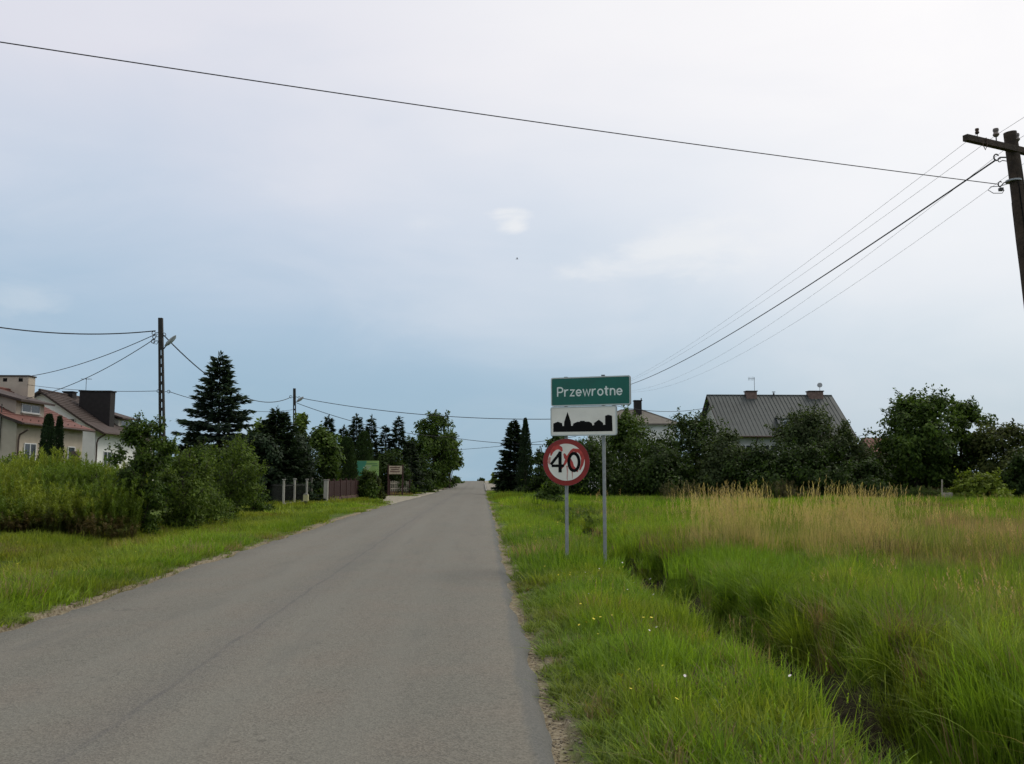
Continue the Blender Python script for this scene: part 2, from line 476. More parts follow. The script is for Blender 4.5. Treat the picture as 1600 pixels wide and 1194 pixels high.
ground_material(); asphalt_material()
plain('gravel', (0.25, 0.225, 0.175), 0.95, 0.35, 8, 0.6, 60, stain=((0.11, 0.12, 0.05), 0.7))
plain('stone_chip', (0.20, 0.17, 0.125), 0.9, 0.45, 3)
plain('concrete_paving', (0.22, 0.20, 0.16), 0.9, 0.2, 5, 0.3, 30, stain=((0.15, 0.14, 0.11), 0.5))
plain('kerb_concrete', (0.26, 0.25, 0.22), 0.9, 0.2, 6, 0.3)
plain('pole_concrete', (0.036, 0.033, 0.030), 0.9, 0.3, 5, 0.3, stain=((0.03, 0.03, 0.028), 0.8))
plain('pole_wood', (0.050, 0.034, 0.024), 0.85, 0.45, 9, 0.6, 30, stain=((0.018, 0.014, 0.012), 0.8))
plain('dark_steel', (0.06, 0.058, 0.056), 0.6, 0.3, 12, metallic=0.4)
plain('rusty_steel', (0.075, 0.045, 0.032), 0.8, 0.4, 12)
plain('porcelain', (0.13, 0.10, 0.085), 0.3, 0.2, 6, spec=0.5)
plain('galvanised', (0.30, 0.31, 0.31), 0.5, 0.18, 18, metallic=0.55, stain=((0.20, 0.20, 0.19), 0.6))
plain('cable_black', (0.020, 0.020, 0.022), 0.7, 0.1)
plain('cable_grey', (0.20, 0.19, 0.185), 0.5, 0.1, metallic=0.3)
plain('lamp_grey', (0.30, 0.31, 0.31), 0.5, 0.2, 5)
plain('lamp_glass', (0.45, 0.47, 0.47), 0.15, 0.1, 4, spec=0.6)
plain('sign_back', (0.19, 0.20, 0.20), 0.55, 0.15, 8, metallic=0.4)
plain('sign_rim', (0.50, 0.55, 0.53), 0.45, 0.10, 6, stain=((0.25, 0.27, 0.25), 0.5))
plain('sign_green', (0.006, 0.115, 0.082), 0.42, 0.12, 5, stain=((0.02, 0.10, 0.075), 0.6), spec=0.4)
plain('sign_white', (0.74, 0.72, 0.64), 0.45, 0.07, 5, stain=((0.56, 0.53, 0.45), 0.5), spec=0.4)
plain('letter_white', (0.66, 0.72, 0.68), 0.45, 0.06, 6)
plain('sign_black', (0.006, 0.006, 0.006), 0.7, 0.2, 6, spec=0.1)
plain('sign_red', (0.26, 0.022, 0.018), 0.45, 0.16, 6, stain=((0.17, 0.03, 0.025), 0.6), spec=0.4)
plain('spray_red', (0.42, 0.055, 0.045), 0.5, 0.35, 16)
plain('spray_faded', (0.50, 0.26, 0.22), 0.55, 0.3, 16)
plain('render_beige', (0.43, 0.37, 0.295), 0.95, 0.10, 2.0, 0.2, 60, stain=((0.32, 0.27, 0.21), 0.5))
plain('render_cream', (0.56, 0.53, 0.45), 0.95, 0.08, 2.0, 0.2, 60, stain=((0.42, 0.39, 0.32), 0.4))
plain('render_white', (0.78, 0.78, 0.74), 0.95, 0.06, 2.0, 0.2, 60)
plain('render_grey', (0.46, 0.45, 0.41), 0.95, 0.10, 2.0, 0.2, 60, stain=((0.33, 0.32, 0.28), 0.5))
plain('roof_red', (0.135, 0.058, 0.045), 0.8, 0.22, 1.6, 0.25, 20, stain=((0.11, 0.055, 0.045), 0.6))
plain('roof_brown', (0.058, 0.042, 0.036), 0.8, 0.25, 1.6, 0.25, 20, stain=((0.045, 0.036, 0.032), 0.6))
plain('roof_metal', (0.052, 0.061, 0.058), 0.65, 0.14, 1.2, stain=((0.040, 0.047, 0.044), 0.6))
plain('roof_pale', (0.13, 0.118, 0.10), 0.85, 0.2, 2.5, stain=((0.16, 0.15, 0.12), 0.7))
plain('soffit_dark', (0.045, 0.032, 0.026), 0.8, 0.2, 4)
plain('chimney_black', (0.020, 0.017, 0.016), 0.8, 0.3, 4)
plain('chimney_brick', (0.17, 0.115, 0.095), 0.9, 0.3, 5, 0.3)
plain('window_white', (0.70, 0.70, 0.68), 0.4, 0.05)
plain('window_glass', (0.035, 0.040, 0.045), 0.08, 0.2, 1.0, spec=0.6)
plain('curtain', (0.42, 0.42, 0.40), 0.9, 0.25, 6)
plain('pipe_brown', (0.07, 0.045, 0.035), 0.6, 0.2)
plain('fence_post_pale', (0.36, 0.34, 0.29), 0.9, 0.2, 6, stain=((0.26, 0.24, 0.18), 0.6))
plain('fence_panel_dark', (0.032, 0.034, 0.028), 0.9, 0.3, 6)
plain('fence_wood', (0.050, 0.024, 0.020), 0.75, 0.35, 7, stain=((0.045, 0.02, 0.018), 0.6))
plain('fence_grey_wood', (0.33, 0.30, 0.24), 0.9, 0.3, 6)
plain('plinth_brick', (0.10, 0.06, 0.047), 0.9, 0.3, 7)
plain('box_yellow', (0.40, 0.37, 0.20), 0.6, 0.15, 6)
plain('banner_teal', (0.055, 0.24, 0.15), 0.5, 0.15, 2)
plain('banner_lime', (0.25, 0.40, 0.12), 0.5, 0.12, 2)
plain('banner_print', (0.42, 0.48, 0.33), 0.5, 0.15, 6)
plain('banner_print_dark', (0.09, 0.20, 0.09), 0.5, 0.15, 6)
plain('board_cream', (0.42, 0.35, 0.25), 0.7, 0.25, 6, stain=((0.2, 0.13, 0.09), 0.7))
plain('board_print', (0.11, 0.06, 0.045), 0.7, 0.2)
plain('bark', (0.060, 0.048, 0.036), 0.95, 0.4, 8, 0.8, 25)
plain('bark_pale', (0.14, 0.125, 0.10), 0.95, 0.4, 8, 0.8, 25)
plain('feather', (0.03, 0.028, 0.03), 0.8, 0.2)
foliage('leaf_dark', (0.012, 0.025, 0.006), (0.050, 0.082, 0.016))
foliage('leaf_mid', (0.022, 0.045, 0.008), (0.082, 0.128, 0.020))
foliage('leaf_olive', (0.042, 0.072, 0.012), (0.130, 0.185, 0.030))
foliage('leaf_grey', (0.022, 0.036, 0.012), (0.072, 0.098, 0.034))
foliage('leaf_lime', (0.085, 0.125, 0.016), (0.20, 0.25, 0.034), 0.42)
foliage('leaf_rusty', (0.026, 0.042, 0.010), (0.088, 0.100, 0.026))
foliage('needle_dark', (0.010, 0.020, 0.010), (0.034, 0.056, 0.024), 0.18)
foliage('needle_blue', (0.018, 0.034, 0.022), (0.064, 0.094, 0.060), 0.2)
foliage('scale_leaf', (0.016, 0.032, 0.010), (0.042, 0.070, 0.020), 0.2)
foliage('grass_blade', (0.52, 0.58, 0.6), (1.52, 1.34, 1.3), 0.40, True)
foliage('weed_leaf', (0.72, 0.74, 0.7), (1.25, 1.22, 1.2), 0.38, True)

# ------------------------------------------------------------------ ground, road, pavements
def grid_sheet(name, xs, ys, zf, mat, label=None, cat=None):
    X, Y = np.meshgrid(xs, ys)
    V = np.stack([X.ravel(), Y.ravel(), zf(X.ravel(), Y.ravel())], 1)
    nx, ny = len(xs), len(ys)
    i = np.arange((nx - 1) * (ny - 1)); r = i // (nx - 1); c = i % (nx - 1)
    F = np.stack([r * nx + c, r * nx + c + 1, (r + 1) * nx + c + 1, (r + 1) * nx + c], 1)
    o = link(name, fast_mesh(name, V, F, smooth_shade=True), MATS[mat])
    return o
xs = np.unique(np.concatenate([-np.geomspace(14, 2500, 26), np.arange(-14, -5.0, 0.4), np.arange(-5.05, 0.7, 0.35), [ROAD_L - 0.14, ROAD_L - 0.16, ROAD_R + 0.14, ROAD_R + 0.16], np.arange(0.7, 5.0, 0.10), np.arange(5.0, 20, 0.5), np.geomspace(20, 2500, 26)]))
ys = np.unique(np.concatenate([[-60, -30, -12, -5], np.arange(-2, 32, 0.22), np.arange(32, 75, 0.7), np.arange(75, 260, 3.0), np.geomspace(260, 6000, 24)]))
g = grid_sheet('ground', xs, ys, ground_z, 'meadow_soil')
tag(g, 'grassy ground under the verges and meadow', None, None, 'structure')

def road_sheet():
    ys = np.concatenate([np.arange(-40, -2, 4.0), np.arange(-2, 40, 0.16), np.arange(40, 110, 1.0), np.arange(110, 330, 4.0)])
    nl = (vnoise(ys, ys * 0, 0.9, 21) - 0.5) * 0.16 + (vnoise(ys, ys * 0, 0.3, 22) - 0.5) * 0.09
    nr = (vnoise(ys, ys * 0, 0.8, 23) - 0.5) * 0.10 + (vnoise(ys, ys * 0, 0.28, 24) - 0.5) * 0.06
    ts = np.array([0, 0.012, 0.1, 0.25, 0.5, 0.75, 0.9, 0.988, 1.0])
    V = []
    for y, a, b in zip(ys, nl, nr):
        x0, x1 = ROAD_L + a, ROAD_R + b
        for i, t in enumerate(ts):
            x = x0 + (x1 - x0) * t
            crown = 0.035 * (1 - (2 * t - 1) ** 2)
            z = road_z(y) + crown + 0.006 - (0.06 if i in (0, len(ts) - 1) else 0.0)
            V.append((x, y, z))
    n = len(ts); m = len(ys)
    F = [(r * n + c, r * n + c + 1, (r + 1) * n + c + 1, (r + 1) * n + c) for r in range(m - 1) for c in range(n - 1)]
    o = link('road', fast_mesh('road', np.array(V), np.array(F)), MATS['old_asphalt'])
    return tag(o, 'worn grey asphalt country road running to the crest', None, None, 'structure')
road_sheet()

# gravel drives and pull-ins on the left
def blob_sheet(name, pts, mat, dz=0.02, label=None):
    import bmesh
    bm = bmesh.new()
    vs = [bm.verts.new((x, y, 0)) for x, y in pts]
    bm.faces.new(vs)
    bmesh.ops.triangulate(bm, faces=bm.faces[:])
    bmesh.ops.subdivide_edges(bm, edges=bm.edges[:], cuts=5, use_grid_fill=True)
    for v in bm.verts: v.co.z = gz(v.co.x, v.co.y) + dz
    me = bpy.data.meshes.new(name); bm.to_mesh(me); bm.free()
    o = link(name, me, MATS[mat]); tag(o, label, None, None, 'structure')
    return o
blob_sheet('gravel_drive', [(-4.75, 47), (-5.6, 50), (-6.6, 55), (-8.0, 59), (-9.2, 66), (-9.0, 76), (-7.2, 86), (-4.75, 92)], 'gravel', 0.03, 'pale gravel pull-in left of the road')
blob_sheet('side_road', [(-4.7, 97), (-9, 99), (-18, 101), (-18, 105), (-9, 105), (-4.7, 109)], 'concrete_paving', 0.035, 'pale side road joining from the left')

# paved footway beyond the junction: each slab its own piece, proud of a sandy bed
fw = thing('footway', (1.5, 100, road_z(100)), None, None); tag(fw, 'pale concrete slab footway on the right, climbing to the crest', None, None, 'structure')
mb = MB()
for y0 in np.arange(99, 211, 4.0):
    z0, z1 = float(road_z(y0)), float(road_z(y0 + 4.0))
    mb.add([(0.62, y0, z0 + 0.10), (2.62, y0, z0 + 0.10), (2.62, y0 + 4.0, z1 + 0.10), (0.62, y0 + 4.0, z1 + 0.10), (0.62, y0, z0 - 0.3), (2.62, y0, z0 - 0.3), (2.62, y0 + 4.0, z1 - 0.3), (0.62, y0 + 4.0, z1 - 0.3)],
           [(0, 1, 2, 3), (0, 4, 5, 1), (1, 5, 6, 2), (2, 6, 7, 3), (3, 7, 4, 0)])
mb.build('bedding', MATS['gravel'], fw)
slab_me = MB().cbox(-0.245, 0.245, -0.49, 0.49, 0, 0.05, 0.006)
def instance_piece(name, me_holder, mat, parent, locs):
    """alike pieces share one mesh"""
    me = None
    for i, (x, y, z, rx) in enumerate(locs):
        if me is None:
            me = bpy.data.meshes.new(name); me.from_pydata(me_holder.v, [], me_holder.f); me.materials.append(mat); me.update()
        o = bpy.data.objects.new(name, me)
        pw = parent_world(parent)
        o.location = (x - pw.x, y - pw.y, z - pw.z); o.rotation_euler = (rx, 0, 0)
        o.parent = parent; COL.objects.link(o)
rows = []
for k in range(64):
    y = 99.5 + k * 1.0
    sl = math.atan2(float(road_z(y + .5) - road_z(y - .5)), 1.0)
    for c in range(4):
        rows.append((0.87 + c * 0.5, y, float(road_z(y)) + 0.105 + random.uniform(-.004, .004), sl))
instance_piece('paving_slab', slab_me, MATS['concrete_paving'], fw, rows)
kb = thing('kerb', (0.5, 98, road_z(98)), None, None); tag(kb, 'concrete kerb turning into the right-hand junction', None, None, 'structure')
kme = MB().cbox(-0.07, 0.07, -0.495, 0.495, -0.25, 0.13, 0.015)
locs = []
for k in range(60):
    y = 98.5 + k
    locs.append((0.53, y, float(road_z(y)) + 0.0, math.atan2(float(road_z(y + .5) - road_z(y - .5)), 1.0)))
instance_piece('kerb_stone', kme, MATS['kerb_concrete'], kb, locs)
kx = MB()
for k in range(9): kx.cbox(0.62 + k * 1.0, 1.61 + k * 1.0, 97.9, 98.05, float(road_z(98)) - 0.2, float(road_z(98)) + 0.12, 0.015)
kx.build('cross_kerb', MATS['kerb_concrete'], kb)

# ------------------------------------------------------------------ grass and weeds (stuff, scattered with geometry nodes)
def strips(n, base_r, h0, h1, w, segs, lean, droop, rs, fl=0.0):
    """n curved tapering blades as quad strips; returns V, F, rnd per point"""
    a = rs.uniform(0, 2 * np.pi, n); r = base_r * np.sqrt(rs.uniform(0, 1, n))
    bx, by = r * np.cos(a), r * np.sin(a)
    h = rs.uniform(h0, h1, n)
    la = a + rs.normal(0, 1.1, n); ll = h * np.abs(rs.normal(lean, lean * 0.6, n)); dr = h * rs.uniform(0, droop, n)
    wa = la + np.pi / 2 + rs.normal(0, 0.5, n)
    ww = w * rs.uniform(0.6, 1.3, n)
    V = np.zeros((n, segs + 1, 2, 3))
    for s in range(segs + 1):
        t = s / segs
        cx = bx + np.cos(la) * ll * t ** 1.8; cy = by + np.sin(la) * ll * t ** 1.8
        cz = h * t - dr * t ** 3
        half = ww * 0.5 * (1 - t ** 2.2 * 0.93)
        for k, sg in ((0, -1), (1, 1)):
            V[:, s, k, 0] = cx + sg * half * np.cos(wa); V[:, s, k, 1] = cy + sg * half * np.sin(wa); V[:, s, k, 2] = cz
    base = (np.arange(n) * (segs + 1) * 2)[:, None]
    F = np.concatenate([base + np.array([[2 * s, 2 * s + 1, 2 * s + 3, 2 * s + 2]]) for s in range(segs)], 0)
    rnd = np.repeat(rs.uniform(0, 1, n), (segs + 1) * 2)
    tops = np.stack([bx + np.cos(la) * ll, by + np.sin(la) * ll, h - dr], 1)
    return V.reshape(-1, 3), F, rnd, tops
def join(parts):
    Vs, Fs, Rs, o = [], [], [], 0
    for V, F, R in parts:
        Vs.append(V); Fs.append(F + o); Rs.append(R); o += len(V)
    return np.concatenate(Vs), np.concatenate(Fs), np.concatenate(Rs)
def leaf_quads(P, D, W, Nn, L, B, rs, rnd=None):
    """leaves: base P, direction D, side W (unit), length L, breadth B; one folded diamond each"""
    n = len(P)
    L = np.broadcast_to(L, n)[:, None]; B = np.broadcast_to(B, n)[:, None]
    mid = P + D * L * 0.5
    v0 = P; v2 = P + D * L - Nn * L * 0.12
    v1 = mid + W * B * 0.5 - Nn * B * 0.1; v3 = mid - W * B * 0.5 - Nn * B * 0.1
    V = np.stack([v0, v1, v2, v3], 1).reshape(-1, 3)
    F = np.arange(n * 4).reshape(n, 4)
    r = rs.uniform(0, 1, n) if rnd is None else rnd
    return V, F, np.repeat(r, 4)
def unit(a):
    return a / (np.linalg.norm(a, axis=1, keepdims=True) + 1e-9)

SOURCE = {}
def source_collection(name, meshes, mat):
    c = bpy.data.collections.new(name)
    for i, (V, F, R) in enumerate(meshes):
        me = fast_mesh(name, V, F, point_attr={'rnd': R})
        me.materials.append(MATS[mat])
        o = bpy.data.objects.new('%s_%02d' % (name, i), me)
        c.objects.link(o)
    SOURCE[name] = c
    return c
def scatter(name, pts, rot, scl, tint, idx, coll, label, cat):
    n = len(pts)
    me = bpy.data.meshes.new(name)
    me.vertices.add(n); me.vertices.foreach_set('co', np.ascontiguousarray(pts, np.float32).ravel())
    for nm, ty, key, arr in (('rot', 'FLOAT_VECTOR', 'vector', rot), ('scl', 'FLOAT_VECTOR', 'vector', scl), ('tint', 'FLOAT_VECTOR', 'vector', tint)):
        a = me.attributes.new(nm, ty, 'POINT'); a.data.foreach_set(key, np.ascontiguousarray(arr, np.float32).ravel())
    a = me.attributes.new('pick', 'INT', 'POINT'); a.data.foreach_set('value', np.ascontiguousarray(idx, np.int32))
    o = bpy.data.objects.new(name, me); COL.objects.link(o)
    ng = bpy.data.node_groups.new(name + '_nodes', 'GeometryNodeTree')
    ng.interface.new_socket('Geometry', in_out='INPUT', socket_type='NodeSocketGeometry')
    ng.interface.new_socket('Geometry', in_out='OUTPUT', socket_type='NodeSocketGeometry')
    N = ng.nodes.new; L = ng.links.new
    gi, go = N('NodeGroupInput'), N('NodeGroupOutput')
    iop = N('GeometryNodeInstanceOnPoints'); ci = N('GeometryNodeCollectionInfo')
    ci.inputs['Collection'].default_value = coll
    ci.inputs['Separate Children'].default_value = True; ci.inputs['Reset Children'].default_value = True
    def named(nm, ty):
        k = N('GeometryNodeInputNamedAttribute'); k.data_type = ty; k.inputs['Name'].default_value = nm
        return [s for s in k.outputs if s.enabled and s.name == 'Attribute'][0]
    L(gi.outputs[0], iop.inputs['Points']); L(ci.outputs[0], iop.inputs['Instance'])
    iop.inputs['Pick Instance'].default_value = True
    L(named('pick', 'INT'), iop.inputs['Instance Index'])
    e2r = N('FunctionNodeEulerToRotation'); L(named('rot', 'FLOAT_VECTOR'), e2r.inputs[0]); L(e2r.outputs[0], iop.inputs['Rotation'])
    L(named('scl', 'FLOAT_VECTOR'), iop.inputs['Scale'])
    L(iop.outputs[0], go.inputs[0])
    md = o.modifiers.new('scatter', 'NODES'); md.node_group = ng
    return tag(o, label, cat, None, 'stuff')

rs = np.random.default_rng(11)
def tuft(n, br, h0, h1, w, segs, lean, droop, seeds=0, seed_h=1.5):
    V, F, R, tops = strips(n, br, h0, h1, w, segs, lean, droop, rs)
    parts = [(V, F, R)]
    if seeds:
        V2, F2, R2, tp = strips(seeds, br, seed_h * 0.8, seed_h, w * 0.45, 3, lean * 0.35, 0.04, rs)
        parts.append((V2, F2, R2 * 0.3 + 0.7))
        m = 7
        P = np.repeat(tp, m, 0); P[:, 2] -= np.tile(np.linspace(0, 0.15, m), seeds) * seed_h + 0.03 * seed_h
        a = rs.uniform(0, 6.28, len(P))
        D = unit(np.stack([np.cos(a) * 0.35, np.sin(a) * 0.35, np.ones(len(P))], 1))
        W = np.stack([-np.sin(a), np.cos(a), 0 * a], 1); Nn = np.cross(D, W)
        parts.append(leaf_quads(P, D, W, Nn, 0.05 * seed_h, 0.010, rs, rs.uniform(.6, 1, len(P))))
    return join(parts)
near = source_collection('near_patch', [tuft(150, 0.25, 0.11, 0.37, 0.0095, 4, 0.34, 0.32) for _ in range(5)] + [tuft(130, 0.25, 0.10, 0.34, 0.0095, 4, 0.38, 0.32, 4, 0.46) for _ in range(2)], 'grass_blade')
edge = source_collection('edge_tuft', [tuft(38, 0.075, 0.12, 0.36, 0.0085, 4, 0.38, 0.34) for _ in range(6)], 'grass_blade')
mid = source_collection('mid_patch', [tuft(300, 0.52, 0.10, 0.38, 0.015, 3, 0.34, 0.3) for _ in range(4)] + [tuft(300, 0.52, 0.13, 0.36, 0.011, 3, 0.3, 0.24, 9, 0.5) for _ in range(2)], 'grass_blade')
farc = source_collection('far_patch', [tuft(620, 1.4, 0.14, 0.38, 0.032, 2, 0.26, 0.2) for _ in range(4)], 'grass_blade')
dry = source_collection('dry_patch', [tuft(40, 0.26, 0.25, 0.80, 0.0065, 4, 0.28, 0.2, 10, 1.3) for _ in range(6)], 'grass_blade')
stem = source_collection('bent_stem', [tuft(4, 0.08, 0.4, 0.6, 0.007, 6, 0.75, 0.5) for _ in range(5)], 'grass_blade')
tuss = source_collection('tussock', [tuft(260, 0.16, 0.26, 0.62, 0.0075, 6, 0.55, 0.45, 3, 0.7) for _ in range(5)], 'grass_blade')
wide = source_collection('broad_weed', [tuft(14, 0.05, 0.12, 0.30, 0.020, 4, 0.7, 0.5) for _ in range(4)], 'grass_blade')

def place(n, x0, x1, y0, y1, keep):
    x = rs.uniform(x0, x1, n); y = rs.uniform(y0, y1, n)
    k = keep(x, y); return x[k], y[k]
def in_view(x, y, pad=1.6):
    return (x < 0.64 * y + pad) & (x > -0.57 * y - pad) & (y > 3.6)
DRIVE = lambda x, y: (x > -9.2) & (x < -4.6) & (y > 50) & (y < 92) & (x > -4.7 - (y - 46) * 0.33)
def off_road(x, y):
    er = ROAD_R + 0.08 + (-0.07 + 0.20 * vnoise(x * 0, y, 0.55, 31) + 0.12 * vnoise(x * 3, y, 0.17, 32)) * (1 - smooth(7, 14, y))
    el = ROAD_L - 0.05 - 0.20 * vnoise(x * 0, y, 0.6, 33)
    return ((x > er) | (x < el)) & ~DRIVE(x, y) & ~((y > 97) & (x > 0.3) & (x < 2.7))
# field character
def tan_mask(x, y):
    """tall straw-coloured stand in the meadow"""
    a = np.exp(-(((x - 4.75) / 0.85) ** 4 + ((y - 16.4) / 2.0) ** 4))
    b = np.exp(-(((x - 6.55) / 0.85) ** 4 + ((y - 16.0) / 2.0) ** 4))
    return np.maximum(a, b) * (0.20 + 1.3 * vnoise(x, y, 0.6, 41) + 0.25 * smooth(15, 18, y))
def rust_mask(x, y):
    a = np.exp(-(((x - 11.5) / 3.6) ** 2 + ((y - 18.0) / 4.5) ** 2)) + 0.8 * np.exp(-(((x - 8.2) / 1.6) ** 2 + ((y - 13.4) / 1.2) ** 2)) + 0.7 * np.exp(-(((x - 6.6) / 1.6) ** 2 + ((y - 8.6) / 1.1) ** 2))
    return np.clip(a * (0.35 + 1.2 * vnoise(x, y, 1.4, 42)), 0, 1)
GREEN = np.array([0.185, 0.285, 0.024]); LUSH = np.array([0.130, 0.240, 0.022]); YELL = np.array([0.26, 0.29, 0.036])
COOL = np.array([0.125, 0.190, 0.055]); STRAW = np.array([0.47, 0.38, 0.20]); RUST = np.array([0.26, 0.20, 0.10]); BROWN = np.array([0.13, 0.095, 0.05])
def grass_attrs(x, y):
    n = len(x)
    m1 = vnoise(x, y, 2.6, 51)[:, None]; m2 = vnoise(x, y, 0.9, 52)[:, None]; m3 = rs.uniform(0, 1, n)[:, None]
    c = GREEN * (1 - m1) + LUSH * m1
    c = c * (1 - 0.55 * smooth(.5, .85, m2)) + YELL * 0.55 * smooth(.5, .85, m2)
    c = c * (1 - 0.5 * smooth(.72, .95, m3)) + COOL * 0.5 * smooth(.72, .95, m3)
    c = np.where(m3 < 0.06, STRAW * 0.5, c)
    rm = rust_mask(x, y)[:, None] * (rs.uniform(0, 1, (n, 1)) < 0.72)
    c = c * (1 - rm) + (RUST * (1 - m3) + STRAW * 0.75 * m3) * rm
    # dusty, trodden grass beside the tarmac
    edge = np.minimum(np.abs(x - ROAD_R), np.abs(x - ROAD_L))[:, None]
    e = (1 - smooth(0.15, 0.85, edge)) * 0.5 * (0.4 + m2)
    c = c * (1 - e) + np.array([0.115, 0.125, 0.045]) * e
    # left verge is yellower
    lf = smooth(5, 9, -x)[:, None] * (0.2 + 0.6 * vnoise(x, y, 1.5, 58))[:, None]
    c = c * (1 - lf) + np.array([0.20, 0.20, 0.030]) * lf
    c *= rs.uniform(0.80, 1.22, (n, 1)) * (0.82 + 0.4 * vnoise(x, y, 3.3, 57))[:, None]
    # height
    h = 0.34 + 0.16 * (vnoise(x, y, 1.7, 53) - 0.3) + 0.20 * (vnoise(x, y, 0.55, 54) - 0.3)
    h = h * np.where(x > 3.3, 0.88, 0.80)
    h = np.where(x > 2.0, h * (0.95 + 0.55 * smooth(0.45, 0.9, vnoise(x, y, 1.5, 55))), h * 0.86)
    h = h * (0.32 + 0.68 * smooth(0.1, 1.0, edge[:, 0]))
    h = np.where(x < -4, h * (0.55 + 0.35 * vnoise(x, y, 1.2, 56)), h)
    h = np.where((x > 3.2) & (y > 24), h * 0.8, h)
    lip = np.exp(-((ditch_dist(x, y) + 0.62) / 0.35) ** 2) * (y < 30)
    h = h * (1 - 0.42 * lip)
    h *= 1 + 0.55 * np.clip(rm[:, 0], 0, 1)
    return c, h * rs.uniform(0.75, 1.25, n)
def lay(name, coll, x, y, label, hmul=1.0, wmul=1.0, nv=6, cat='grass', tint=None, tilt=0.06, zoff=-0.02, fixed=None):
    c, h = grass_attrs(x, y)
    if tint is not None: c = tint(x, y, c)
    z = ground_z(x, y) + zoff
    n = len(x)
    rot = np.stack([rs.normal(0, tilt, n), rs.normal(0, tilt, n), rs.uniform(0, 6.283, n)], 1)
    s = (h if fixed is None else rs.uniform(0.62, 1.2, n) * fixed) * hmul / 0.34
    w = wmul * rs.uniform(0.85, 1.2, n)
    return scatter(name, np.stack([x, y, z], 1), rot, np.stack([w, w, s], 1), c, rs.integers(0, nv, n), coll, label, cat)
def thin(x, y, lo, hi):  # random fade of density
    return rs.uniform(0, 1, len(x)) < (1 - smooth(lo, hi, y))
def tan_gap(x, y):  # straw stand keeps the green grass thin
    return rs.uniform(0, 1, len(x)) > 0.45 * np.clip(tan_mask(x, y) * 1.4, 0, 1)
# ditch bottom stays nearly bare
def ditch_dist(x, y):
    wob = (vnoise(y, y * 0 + 3.1, 4.0, 5) - 0.5) * 0.35 + (vnoise(y, y * 0 + 9.1, 1.3, 6) - 0.5) * 0.22
    return x - DITCH_X - wob
def ditch_gap(x, y, margin=0.0):
    d = ditch_dist(x, y)
    k = (1 - smooth(24, 36, y)) * (0.25 + 1.35 * vnoise(x * 0, y, 0.9, 61))
    return (d > (0.37 + margin) * k) | (d < -(0.40 + margin) * k)
def near_edge(x, y):
    d = ditch_dist(x, y)
    return (np.abs(x - ROAD_R) < 0.95) | ((x > ROAD_L - 0.8) & (x < 0)) | (np.abs(d) < 0.95)
def road_clear(x, y, m):
    return (x > ROAD_R + m) | (x < ROAD_L - m)
x, y = place(1750, 0.4, 11, 3.6, 14.0, lambda x, y: in_view(x, y) & road_clear(x, y, 0.62) & ditch_gap(x, y, 0.2))
lay('verge_grass', near, x, y, 'lush green grass of the right verge and meadow close by', 1.0, 1.0, 7)
x, y = place(26000, -8.5, 4.4, 3.6, 26, lambda x, y: in_view(x, y) & off_road(x, y) & ditch_gap(x, y) & near_edge(x, y) & (rs.uniform(0, 1, len(x)) < 1 - 0.65 * smooth(9, 18, y)))
lay('edge_grass', edge, x, y, 'short ragged grass along the tarmac edges and the ditch lips', 1.0, 1.0, 6, tilt=0.16)
x, y = place(520, -14, -4.8, 7.0, 14.5, lambda x, y: in_view(x, y) & road_clear(x, y, 0.55))
x2, y2 = place(3300, -15, 20, 12.8, 31, lambda x, y: in_view(x, y) & road_clear(x, y, 0.6) & ~DRIVE(x, y) & ditch_gap(x, y, 0.25) & tan_gap(x, y) & ~((y > 22.5) & (x < -0.42 * y)))
lay('meadow_grass', mid, np.concatenate([x, x2]), np.concatenate([y, y2]), 'green meadow and verge grass in the middle distance', 1.0, 1.0, 6)
x, y = place(2300, -16, 46, 30, 72, lambda x, y: in_view(x, y) & road_clear(x, y, 1.5) & off_road(x, y) & ~((x < -10) & (y < 48)))
x2, y2 = place(900, -16, 20, 70, 200, lambda x, y: (x > 4.2) | (x < -6.6))
x3, y3 = place(900, -6.5, 2.6, 28, 100, lambda x, y: road_clear(x, y, 0.25) & off_road(x, y))
lay('distant_grass', farc, np.concatenate([x, x2]), np.concatenate([y, y2]), 'far grass between the ditch and the hedges', 0.9, 1.0, 4)
lay('roadside_grass', mid, x3, y3, 'far grass fringe on both sides of the road', 0.8, 1.0, 6)
# straw stand
x, y = place(1700, 3, 10, 13.0, 20.5, lambda x, y: rs.uniform(0, 1, len(x)) < np.clip(tan_mask(x, y) * 1.25 - 0.34, 0, 1) * 0.55)
def straw_tint(x, y, c):
    k = rs.uniform(0, 1, (len(x), 1))
    return (STRAW * (0.65 + 0.6 * k)) * (1 - 0.5 * k) + np.array([0.20, 0.23, 0.05]) * 0.5 * k
o = lay('dry_grass', dry, x, y, 'tall straw coloured dry grass standing in the meadow', 1.0, 1.0, 6, tint=straw_tint, tilt=0.07, fixed=0.34)
# scattered dry seed stalks and the rusty patch
x, y = place(1500, 3.6, 22, 6.5, 30, lambda x, y: in_view(x, y) & ditch_gap(x, y, 0.3) & (rs.uniform(0, 1, len(x)) < 0.03 + 0.36 * rust_mask(x, y)))
lay('seeding_grass', dry, x, y, 'thin rust brown seeding grass scattered over the meadow', 1.0, 1.0, 6, tint=lambda x, y, c: RUST * 1.25 * rs.uniform(0.7, 1.4, (len(x), 1)), tilt=0.12, fixed=0.25)
